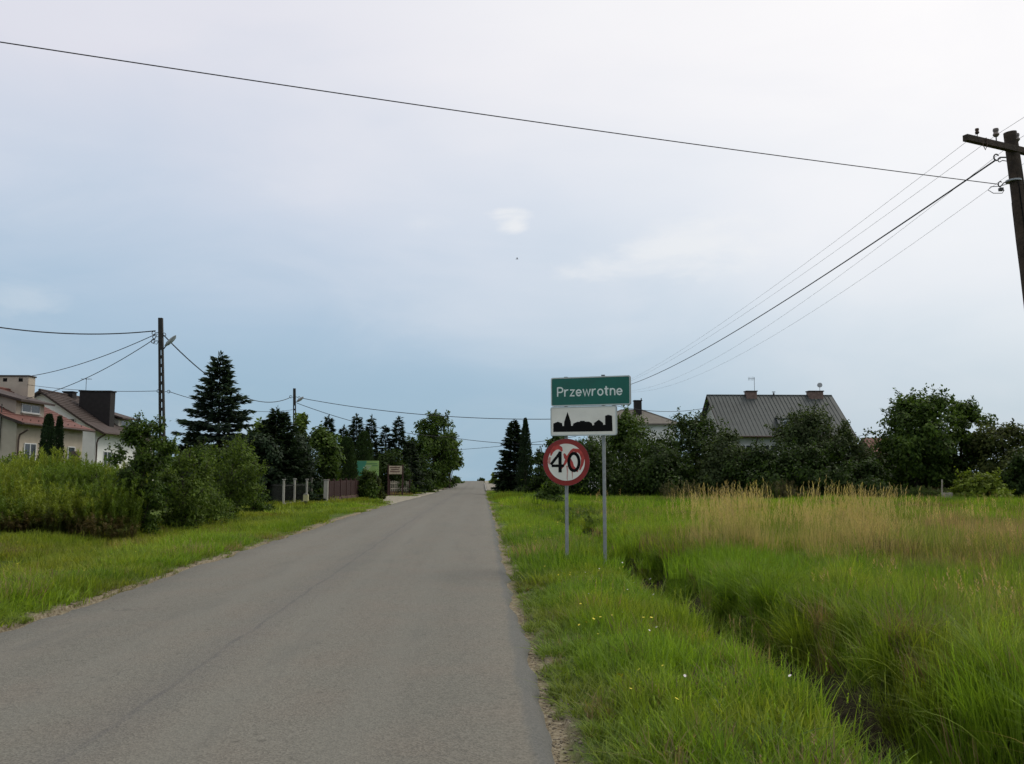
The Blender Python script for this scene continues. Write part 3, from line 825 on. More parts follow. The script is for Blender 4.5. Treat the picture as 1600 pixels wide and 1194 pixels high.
# bent pale stems in and around the ditch
x, y = place(2600, 1.9, 8.5, 4.0, 15, lambda x, y: in_view(x, y) & (rs.uniform(0, 1, len(x)) < np.clip(np.exp(-((x - 3.3) / 0.6) ** 2) + 0.10, 0, 1) * 0.75))
lay('bent_stems', stem, x, y, 'long bent pale grass stems arching over the ditch', 1.0, 1.0, 5, tint=lambda x, y, c: c * 0.75 + np.array([0.06, 0.07, 0.025]), tilt=0.3, fixed=0.36)
x, y = place(560, 2.9, 14, 4.5, 17, lambda x, y: in_view(x, y) & (ditch_dist(x, y) > 0.50) & (rs.uniform(0, 1, len(x)) < 0.30 + 0.7 * np.exp(-((x - 3.5) / 0.5) ** 2)))
lay('tussock_grass', tuss, x, y, 'rounded tussocks of long drooping grass beyond the ditch', 1.0, 1.0, 5, tint=lambda x, y, c: c * np.where(rs.uniform(0, 1, (len(x), 1)) < .45, .7, 1.0), tilt=0.18, fixed=0.36)
x, y = place(1500, 0.8, 8, 4, 24, lambda x, y: in_view(x, y) & ditch_gap(x, y) & (vnoise(x, y, 0.9, 71) > 0.55))
lay('broadleaf_weeds', wide, x, y, 'broad leaved weeds mixed into the verge grass', 0.85, 1.0, 4, tint=lambda x, y, c: np.array([0.075, 0.125, 0.022]) * rs.uniform(0.7, 1.3, (len(x), 1)), tilt=0.2, cat='weeds')

# goldenrod thicket on the left: stems with narrow leaves and a feathery top
def weed(hm, plume):
    k = 24
    V, F, R, tp = strips(k, 0.46, hm * 0.55, hm, 0.010, 3, 0.13, 0.03, rs)
    parts = [(V, F, R * 0.3)]
    nl = 40
    i = rs.integers(0, k, nl * k); t = rs.uniform(0.18, 1.0, nl * k)
    base = V.reshape(k, 4, 2, 3).mean(2)
    seg = np.minimum((t * 3).astype(int), 2); f = (t * 3 - seg)[:, None]
    P = base[i, seg] * (1 - f) + base[i, seg + 1] * f
    a = rs.uniform(0, 6.28, len(P)); up = rs.uniform(0.2, 1.1, len(P))
    D = unit(np.stack([np.cos(a), np.sin(a), up], 1)); W = np.stack([-np.sin(a), np.cos(a), 0 * a], 1); Nn = np.cross(D, W)
    parts.append(leaf_quads(P, D, W, Nn, hm * rs.uniform(0.06, 0.12, len(P)), 0.017, rs))
    m = 16
    P = np.repeat(tp, m, 0); P[:, 2] -= rs.uniform(0, 0.16, len(P)) * hm
    a = rs.uniform(0, 6.28, len(P)); D = unit(np.stack([np.cos(a), np.sin(a), rs.uniform(.6, 2, len(P))], 1)); W = np.stack([-np.sin(a), np.cos(a), 0 * a], 1)
    parts.append(leaf_quads(P, D, W, np.cross(D, W), hm * 0.07, 0.018, rs, rs.uniform(0.75, 1.0, len(P)) if plume else None))
    return join(parts)
gold = source_collection('goldenrod', [weed(1.0, i % 2 == 0) for i in range(6)], 'weed_leaf')
def weeds(name, n, x0, x1, y0, y1, keep, h, tint, label):
    x, y = place(n, x0, x1, y0, y1, keep); n = len(x)
    hh = h(x, y) * rs.uniform(0.8, 1.2, n)
    rot = np.stack([rs.normal(0, 0.06, n), rs.normal(0, 0.06, n), rs.uniform(0, 6.283, n)], 1)
    t = tint(x, y, n) * rs.uniform(0.75, 1.25, (n, 1))
    scatter(name, np.stack([x, y, ground_z(x, y) - 0.02], 1), rot, np.stack([0.9 + hh * 0.25, 0.9 + hh * 0.25, hh], 1), t, rs.integers(0, 6, n), gold, label, 'weeds')
weeds('goldenrod_thicket', 1500, -24, -8.6, 22.3, 33, lambda x, y: (y > 22.3 + 0.8 * (vnoise(x, y * 0, 1.2, 81) - 0.3)) & in_view(x, y, 2.5) & (x < -0.405 * y - 0.2 + 0.8 * vnoise(x, y, 1.0, 99)),
      lambda x, y: 1.0 + 0.50 * smooth(22.3, 24.5, y) + 0.35 * smooth(25, 29, y) + 0.7 * (vnoise(x, y, 1.3, 82) - 0.5) + .3 * (vnoise(x, y, 4.0, 182) - .5),
      lambda x, y, n: np.where((vnoise(x, y, 1.5, 83) > 0.45)[:, None], np.array([0.175, 0.215, 0.030]), np.array([0.100, 0.150, 0.024])), 'waist high yellow green goldenrod thicket beside the left verge')
weeds('brown_undergrowth', 420, -18, -8.2, 21.5, 24, lambda x, y: (y > 21.7 + 0.9 * (vnoise(x, y * 0, 1.2, 84) - 0.2)) & in_view(x, y, 2.5) & (x < -0.40 * y),
      lambda x, y: 0.42 + 0.3 * vnoise(x, y, 0.9, 85), lambda x, y, n: np.where((rs.uniform(0, 1, n) < 0.6)[:, None], np.array([0.12, 0.095, 0.045]), np.array([0.085, 0.105, 0.03])), 'brownish low undergrowth along the foot of the goldenrod')
weeds('hedge_foot_weeds', 700, 5, 40, 46, 54, lambda x, y: in_view(x, y) & (vnoise(x, y, 2.0, 86) > np.where((x > 22) & (x < 29), 0.25, 0.62)) & (y > 49 + 2 * vnoise(x, y * 0, 3, 87)),
      lambda x, y: 0.35 + 1.1 * vnoise(x, y, 1.6, 88), lambda x, y, n: np.where((vnoise(x, y, 2.0, 89) > 0.62)[:, None], np.array([0.110, 0.100, 0.055]), np.array([0.055, 0.085, 0.022])), 'tall rank weeds along the foot of the right hedge')
weeds('verge_rank_weeds', 80, 2.3, 3.7, 24, 48, lambda x, y: vnoise(x, y, 1.6, 90) > 0.45, lambda x, y: 0.3 + 0.5 * vnoise(x, y, 2.2, 91),
      lambda x, y, n: np.array([0.085, 0.13, 0.025]) * np.ones((n, 1)), 'rank green weeds filling the far end of the ditch')

# small flowers in the grass and stone chips on the shoulder
def petals(name, n, keep, size, mat, label, cat, x0, x1, y0, y1, hmin, hmax):
    x, y = place(n, x0, x1, y0, y1, keep); z = ground_z(x, y) + rs.uniform(hmin, hmax, len(x))
    Vs, Fs = [], []
    for xx, yy, zz in zip(x, y, z):
        b = len(Vs); r = size * rs.uniform(0.7, 1.3); tx, ty = rs.normal(0, .35, 2)
        for k in range(6):
            a = k * math.pi / 3
            Vs.append((xx + r * math.cos(a), yy + r * math.sin(a), zz + r * (math.cos(a) * tx + math.sin(a) * ty)))
        Fs += [(b, b + 1, b + 2, b + 3), (b, b + 3, b + 4, b + 5)]
    o = link(name, fast_mesh(name, np.array(Vs), np.array(Fs)), MATS[mat])
    tag(o, label, cat, None, 'stuff')
plain('petal_yellow', (0.55, 0.46, 0.03), 0.7, 0.2); plain('petal_white', (0.65, 0.60, 0.55), 0.7, 0.1)
petals('yellow_flowers', 620, lambda x, y: in_view(x, y) & off_road(x, y) & (vnoise(x, y, 1.1, 95) > 0.62), 0.011, 'petal_yellow', 'tiny yellow flowers dotted through the verge grass', 'flowers', 0.8, 3, 5, 26, 0.26, 0.40)
petals('left_flowers', 240, lambda x, y: in_view(x, y) & off_road(x, y) & (vnoise(x, y, 1.1, 96) > 0.72), 0.015, 'petal_yellow', 'few yellow flowers in the left verge grass', 'flowers', -11, -5.2, 9, 24, 0.16, 0.28)
petals('clover_heads', 16, lambda x, y: in_view(x, y) & off_road(x, y), 0.010, 'petal_white', 'few whitish clover heads in the near verge grass', 'flowers', 0.9, 2.6, 5, 12, 0.28, 0.42)
def chips(name, n, x0, x1, y0, y1, label, keep=None):
    x = rs.uniform(x0, x1, n); y = y0 + (y1 - y0) * rs.uniform(0, 1, n) ** 1.6
    s = rs.uniform(0.003, 0.010, n) * (1 + 1.2 * (rs.uniform(0, 1, n) < 0.06))
    z = ground_z(x, y) + s * 0.3
    corner = np.array([(1, 0, 0), (-.2, 1, .1), (-1, -.1, 0), (.1, -1, .1), (0, .1, .75), (0, 0, -.7)])
    a = rs.uniform(0, 6.28, n); ca, sa = np.cos(a), np.sin(a)
    jit = corner[None] * rs.uniform(0.6, 1.3, (n, 6, 3))
    V = np.empty_like(jit); V[..., 0] = jit[..., 0] * ca[:, None] - jit[..., 1] * sa[:, None]; V[..., 1] = jit[..., 0] * sa[:, None] + jit[..., 1] * ca[:, None]; V[..., 2] = jit[..., 2]
    V = V * s[:, None, None] + np.stack([x, y, z], 1)[:, None]
    T = np.array([(0, 1, 4), (1, 2, 4), (2, 3, 4), (3, 0, 4), (1, 0, 5), (2, 1, 5), (3, 2, 5), (0, 3, 5)])
    F = (np.arange(n) * 6)[:, None, None] + T[None]
    o = link(name, fast_mesh(name, V.reshape(-1, 3), F.reshape(-1, 3)), MATS['stone_chip'])
    tag(o, label, 'gravel', None, 'stuff')
chips('shoulder_gravel', 1700, 0.43, 0.64, 4.2, 13, 'loose stone chips on the bare right road shoulder')
chips('verge_gravel', 2600, -5.25, -4.84, 8, 32, 'loose stone chips along the left road edge')

# ------------------------------------------------------------------ trees and shrubs
def sphere_dirs(n, r):
    v = r.normal(size=(n, 3)); return unit(v)
def limbs(mb, base, top, r0, targets, rr):
    """tapered trunk with a bow and limbs to some clump centres"""
    base, top = Vector(base), Vector(top)
    bow = Vector((rr.uniform(-.15, .15), rr.uniform(-.15, .15), 0)) * (top - base).length * 0.3
    pts = [base.lerp(top, t) + bow * math.sin(math.pi * t) for t in (0, .04, .2, .4, .6, .8, 1)]
    rad = [r0 * k for k in (1.35, 1.05, .92, .8, .62, .4, .15)]
    mb.tube(pts, rad, 8)
    for c in targets:
        c = Vector(c)
        t = min(0.9, max(0.15, (c.z - base.z) / max(0.1, top.z - base.z) - rr.uniform(0.12, 0.3)))
        k = t * 6; i = int(min(5, k)); s = pts[i].lerp(pts[min(6, i + 1)], k - i)
        m = s.lerp(c, 0.5) + Vector((0, 0, 0.12 * (c - s).length))
        q = r0 * rr.uniform(0.22, 0.42) * (1.1 - t)
        mb.tube([s, m, c], [q, q * 0.65, q * 0.2], 5)
PROFILE = {
    'oval': lambda t: np.sin(np.pi * np.clip(t * 0.88 + 0.09, 0, 1)) ** 0.75,
    'dome': lambda t: np.sqrt(np.clip(1 - (t * 0.98) ** 2.2, 0, 1)) * (0.80 + 0.2 * smooth(0, .3, t)),
    'bush': lambda t: np.sqrt(np.clip(1 - t ** 1.9, 0, 1)) * (0.9 + 0.1 * smooth(0, .3, t)),
    'vase': lambda t: (0.45 + 0.55 * smooth(0, 0.6, t)) * np.sqrt(np.clip(1 - t ** 5, 0, 1)),
    'cone': lambda t: np.clip(1 - t, 0, 1) ** 0.75 * 0.95 + 0.05,
}
def broadleaf(name, label, cat, x, y, H, R, mat, seed, shape='oval', base=0.12, clumps=46, leaves=6500, size=0.13, cr=0.28, sprigs=26, bark='bark', Rx=None, trunk=None, group=None, sink=0.0):
    rr = np.random.default_rng(seed); pr = random.Random(seed)
    z0 = gz(x, y) - 0.05 - sink
    root = thing(name, (x, y, z0), label, cat, group)
    Rx = Rx or R
    cb = H * base; ch = H - cb
    prof = PROFILE[shape]
    t = rr.uniform(0.02, 0.97, clumps) ** 0.9; a = rr.uniform(0, 2 * np.pi, clumps)
    lob = 1 + 0.22 * np.sin(a * 2 + seed) * np.cos(t * 5 + seed * 1.7) + 0.14 * np.sin(a * 5 + seed * 2.1 + t * 7)
    rad = prof(t) * lob * np.where(rr.uniform(0, 1, clumps) < 0.75, rr.uniform(0.62, 0.92, clumps), rr.uniform(0.1, 0.6, clumps))
    C = np.stack([rad * Rx * np.cos(a), rad * R * np.sin(a), cb + t * ch * 0.93], 1)
    crs = cr * min(R, Rx) * rr.uniform(0.6, 1.35, clumps) * (0.75 + 0.5 * prof(t))
    w = crs ** 2; n_in = rr.multinomial(leaves, w / w.sum())
    i = np.repeat(np.arange(clumps), n_in)
    d = sphere_dirs(len(i), rr)
    rad2 = rr.uniform(0, 1, len(i)) ** 0.45
    P = C[i] + d * (crs[i] * rad2)[:, None] * np.array([1, 1, 0.78])
    ctr = np.array([0, 0, cb + ch * 0.45])
    outw = unit(P - ctr)
    nrm = unit(d * 0.5 + outw * 0.5 + np.array([0, 0, 0.5]) + rr.normal(0, 0.55, P.shape))
    D = unit(np.cross(nrm, rr.normal(size=P.shape)) + np.array([0, 0, -0.25])); W = unit(np.cross(nrm, D))
    sz = size * rr.uniform(0.6, 1.35, len(P))
    parts = [leaf_quads(P, D, W, nrm, sz, sz * 0.62, rr)]
    # sprigs poking past the outline
    mb = MB(); used = set()
    for k in range(sprigs):
        j = pr.randrange(clumps); used.add(j); c0 = C[j]
        o_ = unit((c0 - ctr)[None])[0] + np.array([0, 0, 0.55]) + rr.normal(0, 0.35, 3); o_ /= np.linalg.norm(o_)
        ln = crs[j] * pr.uniform(1.1, 1.7)
        m = int(10 + ln * 14)
        tt = rr.uniform(0.4, 1.0, m)
        P2 = c0 + o_[None] * (tt * ln)[:, None] + rr.normal(0, 0.05 + 0.03 * size, (m, 3))
        n2 = unit(rr.normal(0, 0.6, (m, 3)) + np.array([0, 0, 0.8])); D2 = unit(np.cross(n2, rr.normal(size=(m, 3))) + o_ * 0.6); W2 = unit(np.cross(n2, D2))
        s2 = size * rr.uniform(0.5, 1.1, m)
        parts.append(leaf_quads(P2, D2, W2, n2, s2, s2 * 0.6, rr))
        mb.tube([Vector(c0 + [x, y, z0]), Vector(c0 + o_ * ln * 0.95 + [x, y, z0])], [0.012, 0.004], 4)
    V, F, Rn = join(parts)
    me = fast_mesh('crown', V, F, point_attr={'rnd': Rn})
    link('crown', me, MATS[mat], root)
    tr = trunk or max(0.05, H * 0.018)
    tg = [tuple(C[j] + [x, y, z0]) for j in sorted(used | set(pr.sample(range(clumps), min(clumps, 10))))]
    limbs(mb, (x, y, z0), (x + pr.uniform(-.1, .1) * R, y, z0 + H * 0.82), tr, tg, pr)
    mb.build('trunk', MATS[bark], root, True)
    return root
def conifer(name, label, x, y, H, R, mat, seed, droop=0.25, dens=1.0, base=0.03, cat='tree', group=None, gap=0.34, size=0.16, ragged=0.35, taper=0.72):
    rr = np.random.default_rng(seed); pr = random.Random(seed)
    z0 = gz(x, y) - 0.05
    root = thing(name, (x, y, z0), label, cat, group)
    mb = MB(); mb.tube([(x, y, z0), (x + .04, y, z0 + H * .5), (x, y, z0 + H)], [H * .016, H * .010, .012], 7)
    parts = []
    z = H * base
    while z < H * 0.985:
        t = z / H
        L0 = R * (1 - t) ** taper + 0.06
        nb = int(9 + 6 * (1 - t))
        off = pr.uniform(0, 6.28)
        for k in range(nb):
            a = off + k * 2 * math.pi / nb + pr.uniform(-.25, .25)
            L = L0 * pr.uniform(1 - ragged, 1 + ragged * 0.6)
            zj = z + pr.uniform(-0.5, 0.5) * gap
            dr = droop * pr.uniform(0.5, 1.3) * (1 - 0.75 * t)
            m = max(10, int(L * 42 * dens))
            s = rr.uniform(0.12, 1, m) ** 0.8
            dirh = np.array([math.cos(a), math.sin(a), 0]); sd = np.array([-math.sin(a), math.cos(a), 0])
            zc = zj + L * (0.32 * t * s - dr * s + 0.30 * dr * s ** 3)
            fan = rr.uniform(-1, 1, m) * 0.30 * L * (1.05 - s) * (s > 0.15)
            P = np.stack([np.zeros(m)] * 3, 1) + dirh * (L * s)[:, None] + sd * fan[:, None]
            P[:, 2] = zc + rr.normal(0, 0.03, m) - np.abs(fan) * 0.15
            D = unit(dirh[None] * 0.9 + sd[None] * (np.sign(fan) * rr.uniform(0.2, 1.0, m))[:, None] + np.array([0, 0, 1.0]) * rr.normal(-0.18 + 0.4 * t, 0.22, m)[:, None])
            nrm = unit(np.array([0, 0, 1.0])[None] + rr.normal(0, 0.5, (m, 3))); W = unit(np.cross(nrm, D))
            sz = size * rr.uniform(0.7, 1.4, m)
            parts.append(leaf_quads(P, D, W, nrm, sz * 1.25, sz * 0.42, rr))
            if L > 0.35:
                mb.tube([(x, y, z0 + zj), (x + dirh[0] * L * .55, y + dirh[1] * L * .55, z0 + zj + L * (.17 * t - dr * .5)), (x + dirh[0] * L * .95, y + dirh[1] * L * .95, z0 + zj + L * (.3 * t - dr * .75))], [0.012 + 0.008 * L, 0.012, 0.004], 4, False)
        z += gap * pr.uniform(0.75, 1.25) * (1.0 - 0.45 * t)
    # leader shoot
    P = np.stack([rr.normal(0, .02, 22), rr.normal(0, .02, 22), H + rr.uniform(-.45, .12, 22)], 1)
    D = unit(np.stack([rr.normal(0, .4, 22), rr.normal(0, .4, 22), np.ones(22)], 1)); W = unit(np.cross(D, rr.normal(size=(22, 3)))); nn = np.cross(D, W)
    parts.append(leaf_quads(P, D, W, nn, size * 1.1, size * .35, rr))
    V, F, Rn = join(parts)
    link('crown', fast_mesh('crown', V, F, point_attr={'rnd': Rn}), MATS[mat], root)
    mb.build('trunk', MATS['bark'], root, True)
    return root
def thuja(name, label, x, y, H, R, mat, seed, leaves=5200, size=0.16, pw=0.62, cat='tree', group=None):
    rr = np.random.default_rng(seed)
    z0 = gz(x, y) - 0.05
    root = thing(name, (x, y, z0), label, cat, group)
    t = rr.uniform(0, 1, leaves) ** 1.1; a = rr.uniform(0, 6.283, leaves)
    prof = (np.clip(1 - t, 0, 1) ** pw) * (0.72 + 0.28 * smooth(0, 0.22, t))
    lump = 1 + 0.10 * np.sin(a * 4 + t * 9 + seed) + 0.10 * np.sin(a * 7 - t * 16 + seed) + rr.normal(0, 0.06, leaves)
    q = np.where(rr.uniform(0, 1, leaves) < 0.8, rr.uniform(0.84, 1.02, leaves), rr.uniform(0.3, 0.85, leaves))
    r = R * prof * lump * q
    P = np.stack([r * np.cos(a), r * np.sin(a), 0.06 * H + t * H * 0.94], 1)
    out = np.stack([np.cos(a), np.sin(a), np.zeros(leaves)], 1)
    D = unit(out * 0.42 + np.array([0, 0, 1.0]) + rr.normal(0, 0.28, P.shape)); W = unit(np.cross(D, out + rr.normal(0, 0.7, P.shape))); nn = np.cross(D, W)
    sz = size * rr.uniform(0.7, 1.35, leaves)
    V, F, Rn = leaf_quads(P, D, W, nn, sz * 1.2, sz * 0.55, rr)
    link('crown', fast_mesh('crown', V, F, point_attr={'rnd': Rn}), MATS[mat], root)
    mb = MB(); mb.tube([(x, y, z0), (x, y, z0 + H * .5), (x, y, z0 + H * .92)], [H * .02, H * .013, .01], 7)
    mb.build('trunk', MATS['bark'], root, True)
    return root
def spot(px, top, Y, hw):
    """pixel column, pixel row of the top, distance, half width in pixels -> x, height, radius"""
    p = at(px, 738, Y); z = at(px, top, Y).z
    return p.x, z - gz(p.x, Y), hw / F_PX * Y

def B(px, top, Y, hw, name, label, cat, mat, seed, **kw):
    x, H, R = spot(px, top, Y, hw)
    if Y > 40: kw['size'] = kw.get('size', .13) * 1.5; kw['leaves'] = int(kw.get('leaves', 6500) * 1.25)
    kw['clumps'] = int(kw.get('clumps', 46) * 1.25)
    return broadleaf(name, label, cat, x, Y, H, R, mat, seed, **kw)
def Cn(px, top, Y, hw, name, label, mat, seed, **kw):
    x, H, R = spot(px, top, Y, hw); return conifer(name, label, x, Y, H, R, mat, seed, **kw)
def T(px, top, Y, hw, name, label, mat, seed, **kw):
    x, H, R = spot(px, top, Y, hw); return thuja(name, label, x, Y, H, R, mat, seed, **kw)

# left side, near to far
B(224, 640, 23.8, 44, 'willow_shrub', 'tall loose shrub at the end of the goldenrod, before the concrete pole', 'shrub', 'leaf_mid', 101, shape='vase', base=0.03, clumps=60, leaves=9500, size=0.09, cr=0.24, sprigs=110, trunk=0.035)
B(150, 742, 25.5, 36, 'willow_shrub', 'small rounded shrub rising out of the goldenrod below the white house', 'shrub', 'leaf_olive', 102, shape='bush', base=0.02, clumps=30, leaves=4200, size=0.075, cr=0.3, sprigs=30, trunk=0.03)
B(285, 700, 26.0, 46, 'roadside_bush', 'dense rounded bush below the big spruce, right of the tall loose shrub', 'shrub', 'leaf_olive', 103, shape='vase', base=0.02, clumps=44, leaves=7000, size=0.09, cr=0.24, sprigs=100, trunk=0.04)
B(325, 752, 28.5, 44, 'roadside_bush', 'low spreading bush on the left verge left of the pale fence', 'shrub', 'leaf_olive', 104, shape='bush', base=0.0, clumps=34, leaves=5200, size=0.08, cr=0.3, sprigs=30, trunk=0.03)
B(362, 676, 32.0, 50, 'roadside_bush', 'light olive bush with upright shoots left of the pale fence', 'shrub', 'leaf_olive', 105, shape='vase', base=0.02, clumps=50, leaves=7500, size=0.095, cr=0.22, sprigs=120, trunk=0.04)
B(398, 740, 37.0, 28, 'roadside_bush', 'small bush against the first pale fence post', 'shrub', 'leaf_mid', 106, shape='bush', base=0.02, clumps=26, leaves=4000, size=0.09, cr=0.3, sprigs=20, trunk=0.03)
Cn(338, 554, 47.0, 84, 'spruce_tree', 'tall ragged spruce standing alone against the sky at left', 'needle_blue', 107, droop=0.40, dens=1.5, gap=0.36, size=0.24, ragged=0.5, taper=0.84)
Cn(432, 640, 46.5, 68, 'spreading_conifer', 'broad black green drooping conifer behind the pale fence', 'needle_dark', 108, droop=0.35, dens=1.5, gap=0.22, size=0.2, ragged=0.3)
Cn(300, 672, 46.0, 42, 'spreading_conifer', 'dark conifer filling the gap under the tall spruce', 'needle_dark', 109, droop=0.35, dens=1.4, gap=0.24, size=0.2, ragged=0.3)
B(412, 648, 56.0, 30, 'garden_tree', 'leafy tree showing above the drooping conifer, left of the far pole', 'tree', 'leaf_olive', 110, clumps=34, leaves=3600, size=0.17, sprigs=30)
B(466, 634, 58.0, 24, 'garden_tree', 'slim leafy tree growing around the far pole', 'tree', 'leaf_olive', 111, clumps=30, leaves=2800, size=0.17, sprigs=34)
B(508, 662, 54.0, 42, 'garden_tree', 'olive green bushy tree left of the clipped thujas', 'tree', 'leaf_mid', 112, shape='dome', base=0.03, clumps=40, leaves=5200, size=0.15)
for k, (px, top, Y, hw, lb) in enumerate([(512, 652, 74, 17, 'small spruce tip above the olive tree, nearest to the far pole'), (556, 650, 76, 26, 'spruce with a blunt dark top behind the clipped thujas'),
        (579, 652, 78, 19, 'thin tipped spruce right of the blunt topped spruce'), (601, 668, 80, 20, 'low spruce above the green banner'),
        (622, 654, 80, 22, 'pointed spruce just left of the big leafy tree'), (640, 690, 82, 24, 'dark low spruce squeezed against the big leafy tree'), (536, 668, 74, 20, 'short spruce between the blunt topped spruce and the olive tree')]):
    Cn(px, top, Y, hw, 'spruce_tree', lb, 'needle_dark', 120 + k, droop=0.22, dens=1.0, gap=0.40, size=0.26)
T(541, 684, 62, 19, 'thuja', 'rounded clipped thuja left of the green banner', 'scale_leaf', 131, pw=0.38, size=0.15)
T(568, 676, 66, 20, 'thuja', 'taller clipped thuja directly behind the green banner', 'scale_leaf', 132, pw=0.42, size=0.15)
T(72, 648, 46.5, 13, 'cypress', 'larger of two dark columnar cypresses before the red roofed house', 'needle_dark', 133, pw=0.36, size=0.11, leaves=7000)
T(89, 651, 47.4, 9, 'cypress', 'slimmer of two dark columnar cypresses before the red roofed house', 'needle_dark', 134, pw=0.4, size=0.10, leaves=5000)
B(676, 638, 112, 40, 'roadside_tree', 'big round leafy tree at the left edge of the road by the crest', 'tree', 'leaf_mid', 135, shape='oval', base=0.05, clumps=64, leaves=8500, size=0.24, cr=0.26, sprigs=46)
B(703, 672, 118, 22, 'roadside_tree', 'leafy side tree leaning over the road beside the big round tree', 'tree', 'leaf_olive', 136, shape='dome', base=0.28, clumps=26, leaves=2200, size=0.22, sprigs=30)
B(650, 712, 94, 36, 'roadside_bush', 'dark bushes at the foot of the big round tree', 'shrub', 'leaf_dark', 137, shape='bush', base=0.0, clumps=36, leaves=4200, size=0.2)
B(690, 722, 122, 17, 'roadside_bush', 'dark bush at the road edge under the leaning side tree', 'shrub', 'leaf_dark', 140, shape='bush', base=0.0, clumps=30, leaves=3000, size=0.2)
B(576, 732, 57, 19, 'hedge_bush', 'green creeper bush at the end of the brown fence', 'shrub', 'leaf_mid', 138, shape='bush', base=0.0, clumps=30, leaves=4200, size=0.11, cr=0.3)
B(592, 746, 59, 9, 'hedge_bush', 'small olive bush under the green banner', 'shrub', 'leaf_rusty', 139, shape='bush', base=0.0, clumps=18, leaves=1600, size=0.11, cr=0.32, sprigs=10)
B(222, 690, 62, 16, 'garden_shrub', 'leafy shrub at the road end of the white house', 'shrub', 'leaf_mid', 141, shape='bush', base=0.0, clumps=30, leaves=2600, size=0.16)
B(20, 704, 36, 40, 'garden_shrub', 'olive shrubs at the left edge, below the red roofed house', 'shrub', 'leaf_olive', 142, shape='bush', base=0.0, clumps=34, leaves=4200, size=0.11)
B(112, 712, 38, 42, 'garden_shrub', 'low shrub line in front of the white house gable', 'shrub', 'leaf_olive', 143, shape='bush', base=0.0, clumps=34, leaves=4200, size=0.11)
B(176, 722, 40, 30, 'garden_shrub', 'green shrub hiding the foot of the white side wall', 'shrub', 'leaf_mid', 144, shape='bush', base=0.0, clumps=30, leaves=3600, size=0.11)
B(250, 668, 42, 26, 'garden_shrub', 'shrub around the foot of the concrete pole', 'shrub', 'leaf_mid', 145, shape='bush', base=0.0, clumps=34, leaves=3800, size=0.11)

B(398, 668, 45.0, 44, 'spreading_conifer', 'dark low conifer mound left of the drooping conifer', 'tree', 'needle_dark', 146, shape='dome', base=0.0, clumps=54, leaves=7000, size=0.12)
B(462, 672, 48.0, 44, 'spreading_conifer', 'dark conifer mound behind the gap in the pale fence', 'tree', 'needle_dark', 147, shape='dome', base=0.0, clumps=54, leaves=7000, size=0.12)
B(308, 690, 40.0, 46, 'garden_shrub', 'mid green shrub mass just before the big spruce', 'shrub', 'leaf_mid', 148, shape='dome', base=0.0, clumps=50, leaves=6500, size=0.09)
B(610, 700, 76.0, 34, 'garden_shrub', 'dark shrub mass behind the cream notice board', 'shrub', 'leaf_dark', 149, shape='dome', base=0.0, clumps=40, leaves=4500, size=0.16)
# right side
Cn(803, 658, 82, 31, 'dark_conifer', 'dense black green conifer at the right of the road by the footway', 'needle_dark', 151, droop=0.12, dens=1.5, gap=0.26, size=0.24, ragged=0.3)
T(821, 655, 79, 15, 'thuja', 'pointed slim thuja beside the black green conifer, left of the signs', 'needle_dark', 152, pw=0.75, size=0.17)
B(850, 700, 66, 24, 'hedge_tree', 'dark bushy tree showing left of the round sign', 'shrub', 'leaf_dark', 153, shape='dome', base=0.0, clumps=36, leaves=4600, size=0.15)
B(872, 668, 68, 22, 'hedge_tree', 'leafy tree peeping out left of the skyline board', 'tree', 'leaf_mid', 154, clumps=34, leaves=3200, size=0.17)
B(861, 750, 41, 26, 'ditch_bush', 'low bush on the ditch bank below the round sign', 'shrub', 'leaf_mid', 155, shape='bush', base=0.0, clumps=30, leaves=4200, size=0.09, trunk=0.03)
B(812, 762, 66, 18, 'ditch_bush', 'small dark bush at the foot of the black green conifer', 'shrub', 'leaf_dark', 156, shape='bush', base=0.0, clumps=20, leaves=1800, size=0.13, trunk=0.03)
B(915, 684, 58, 62, 'hedge_tree', 'dark hedge tree directly behind the sign posts', 'tree', 'leaf_dark', 157, shape='dome', base=0.0, clumps=60, leaves=8500, size=0.14)
B(985, 640, 61, 56, 'hedge_tree', 'tall green apple like tree in front of the pale roof with black chimney', 'tree', 'leaf_mid', 158, shape='oval', base=0.02, clumps=70, leaves=10500, size=0.14)
B(1030, 690, 57, 60, 'hedge_tree', 'dark rounded hedge tree right of the sign posts', 'tree', 'leaf_dark', 159, shape='dome', base=0.0, clumps=56, leaves=8000, size=0.14)
B(1085, 644, 60, 74, 'hedge_tree', 'wide dark hedge tree overlapping the left end of the grey roof', 'tree', 'leaf_dark', 160, shape='dome', base=0.0, clumps=76, leaves=11000, size=0.14)
B(1135, 668, 56, 52, 'hedge_tree', 'grey green bush in front of the left half of the grey roofed house', 'shrub', 'leaf_grey', 161, shape='dome', base=0.0, clumps=56, leaves=8000, size=0.13)
B(1188, 694, 54, 62, 'hedge_tree', 'low dark hedge bush below the house wall under the grey roof', 'shrub', 'leaf_dark', 162, shape='bush', base=0.0, clumps=50, leaves=7500, size=0.13)
B(1268, 630, 56, 56, 'fruit_tree', 'fruit tree with upright shoots in front of the grey roof right half', 'tree', 'leaf_grey', 163, shape='oval', base=0.03, clumps=64, leaves=8500, size=0.14, sprigs=70)
B(1258, 690, 53, 66, 'hedge_tree', 'dark hedge bush at the foot of the fruit tree', 'shrub', 'leaf_dark', 164, shape='bush', base=0.0, clumps=54, leaves=8000, size=0.13)
B(1325, 660, 55, 42, 'fruit_tree', 'smaller fruit tree with bare looking twigs right of the grey roof', 'tree', 'leaf_grey', 165, shape='oval', base=0.03, clumps=46, leaves=5200, size=0.13, sprigs=50)
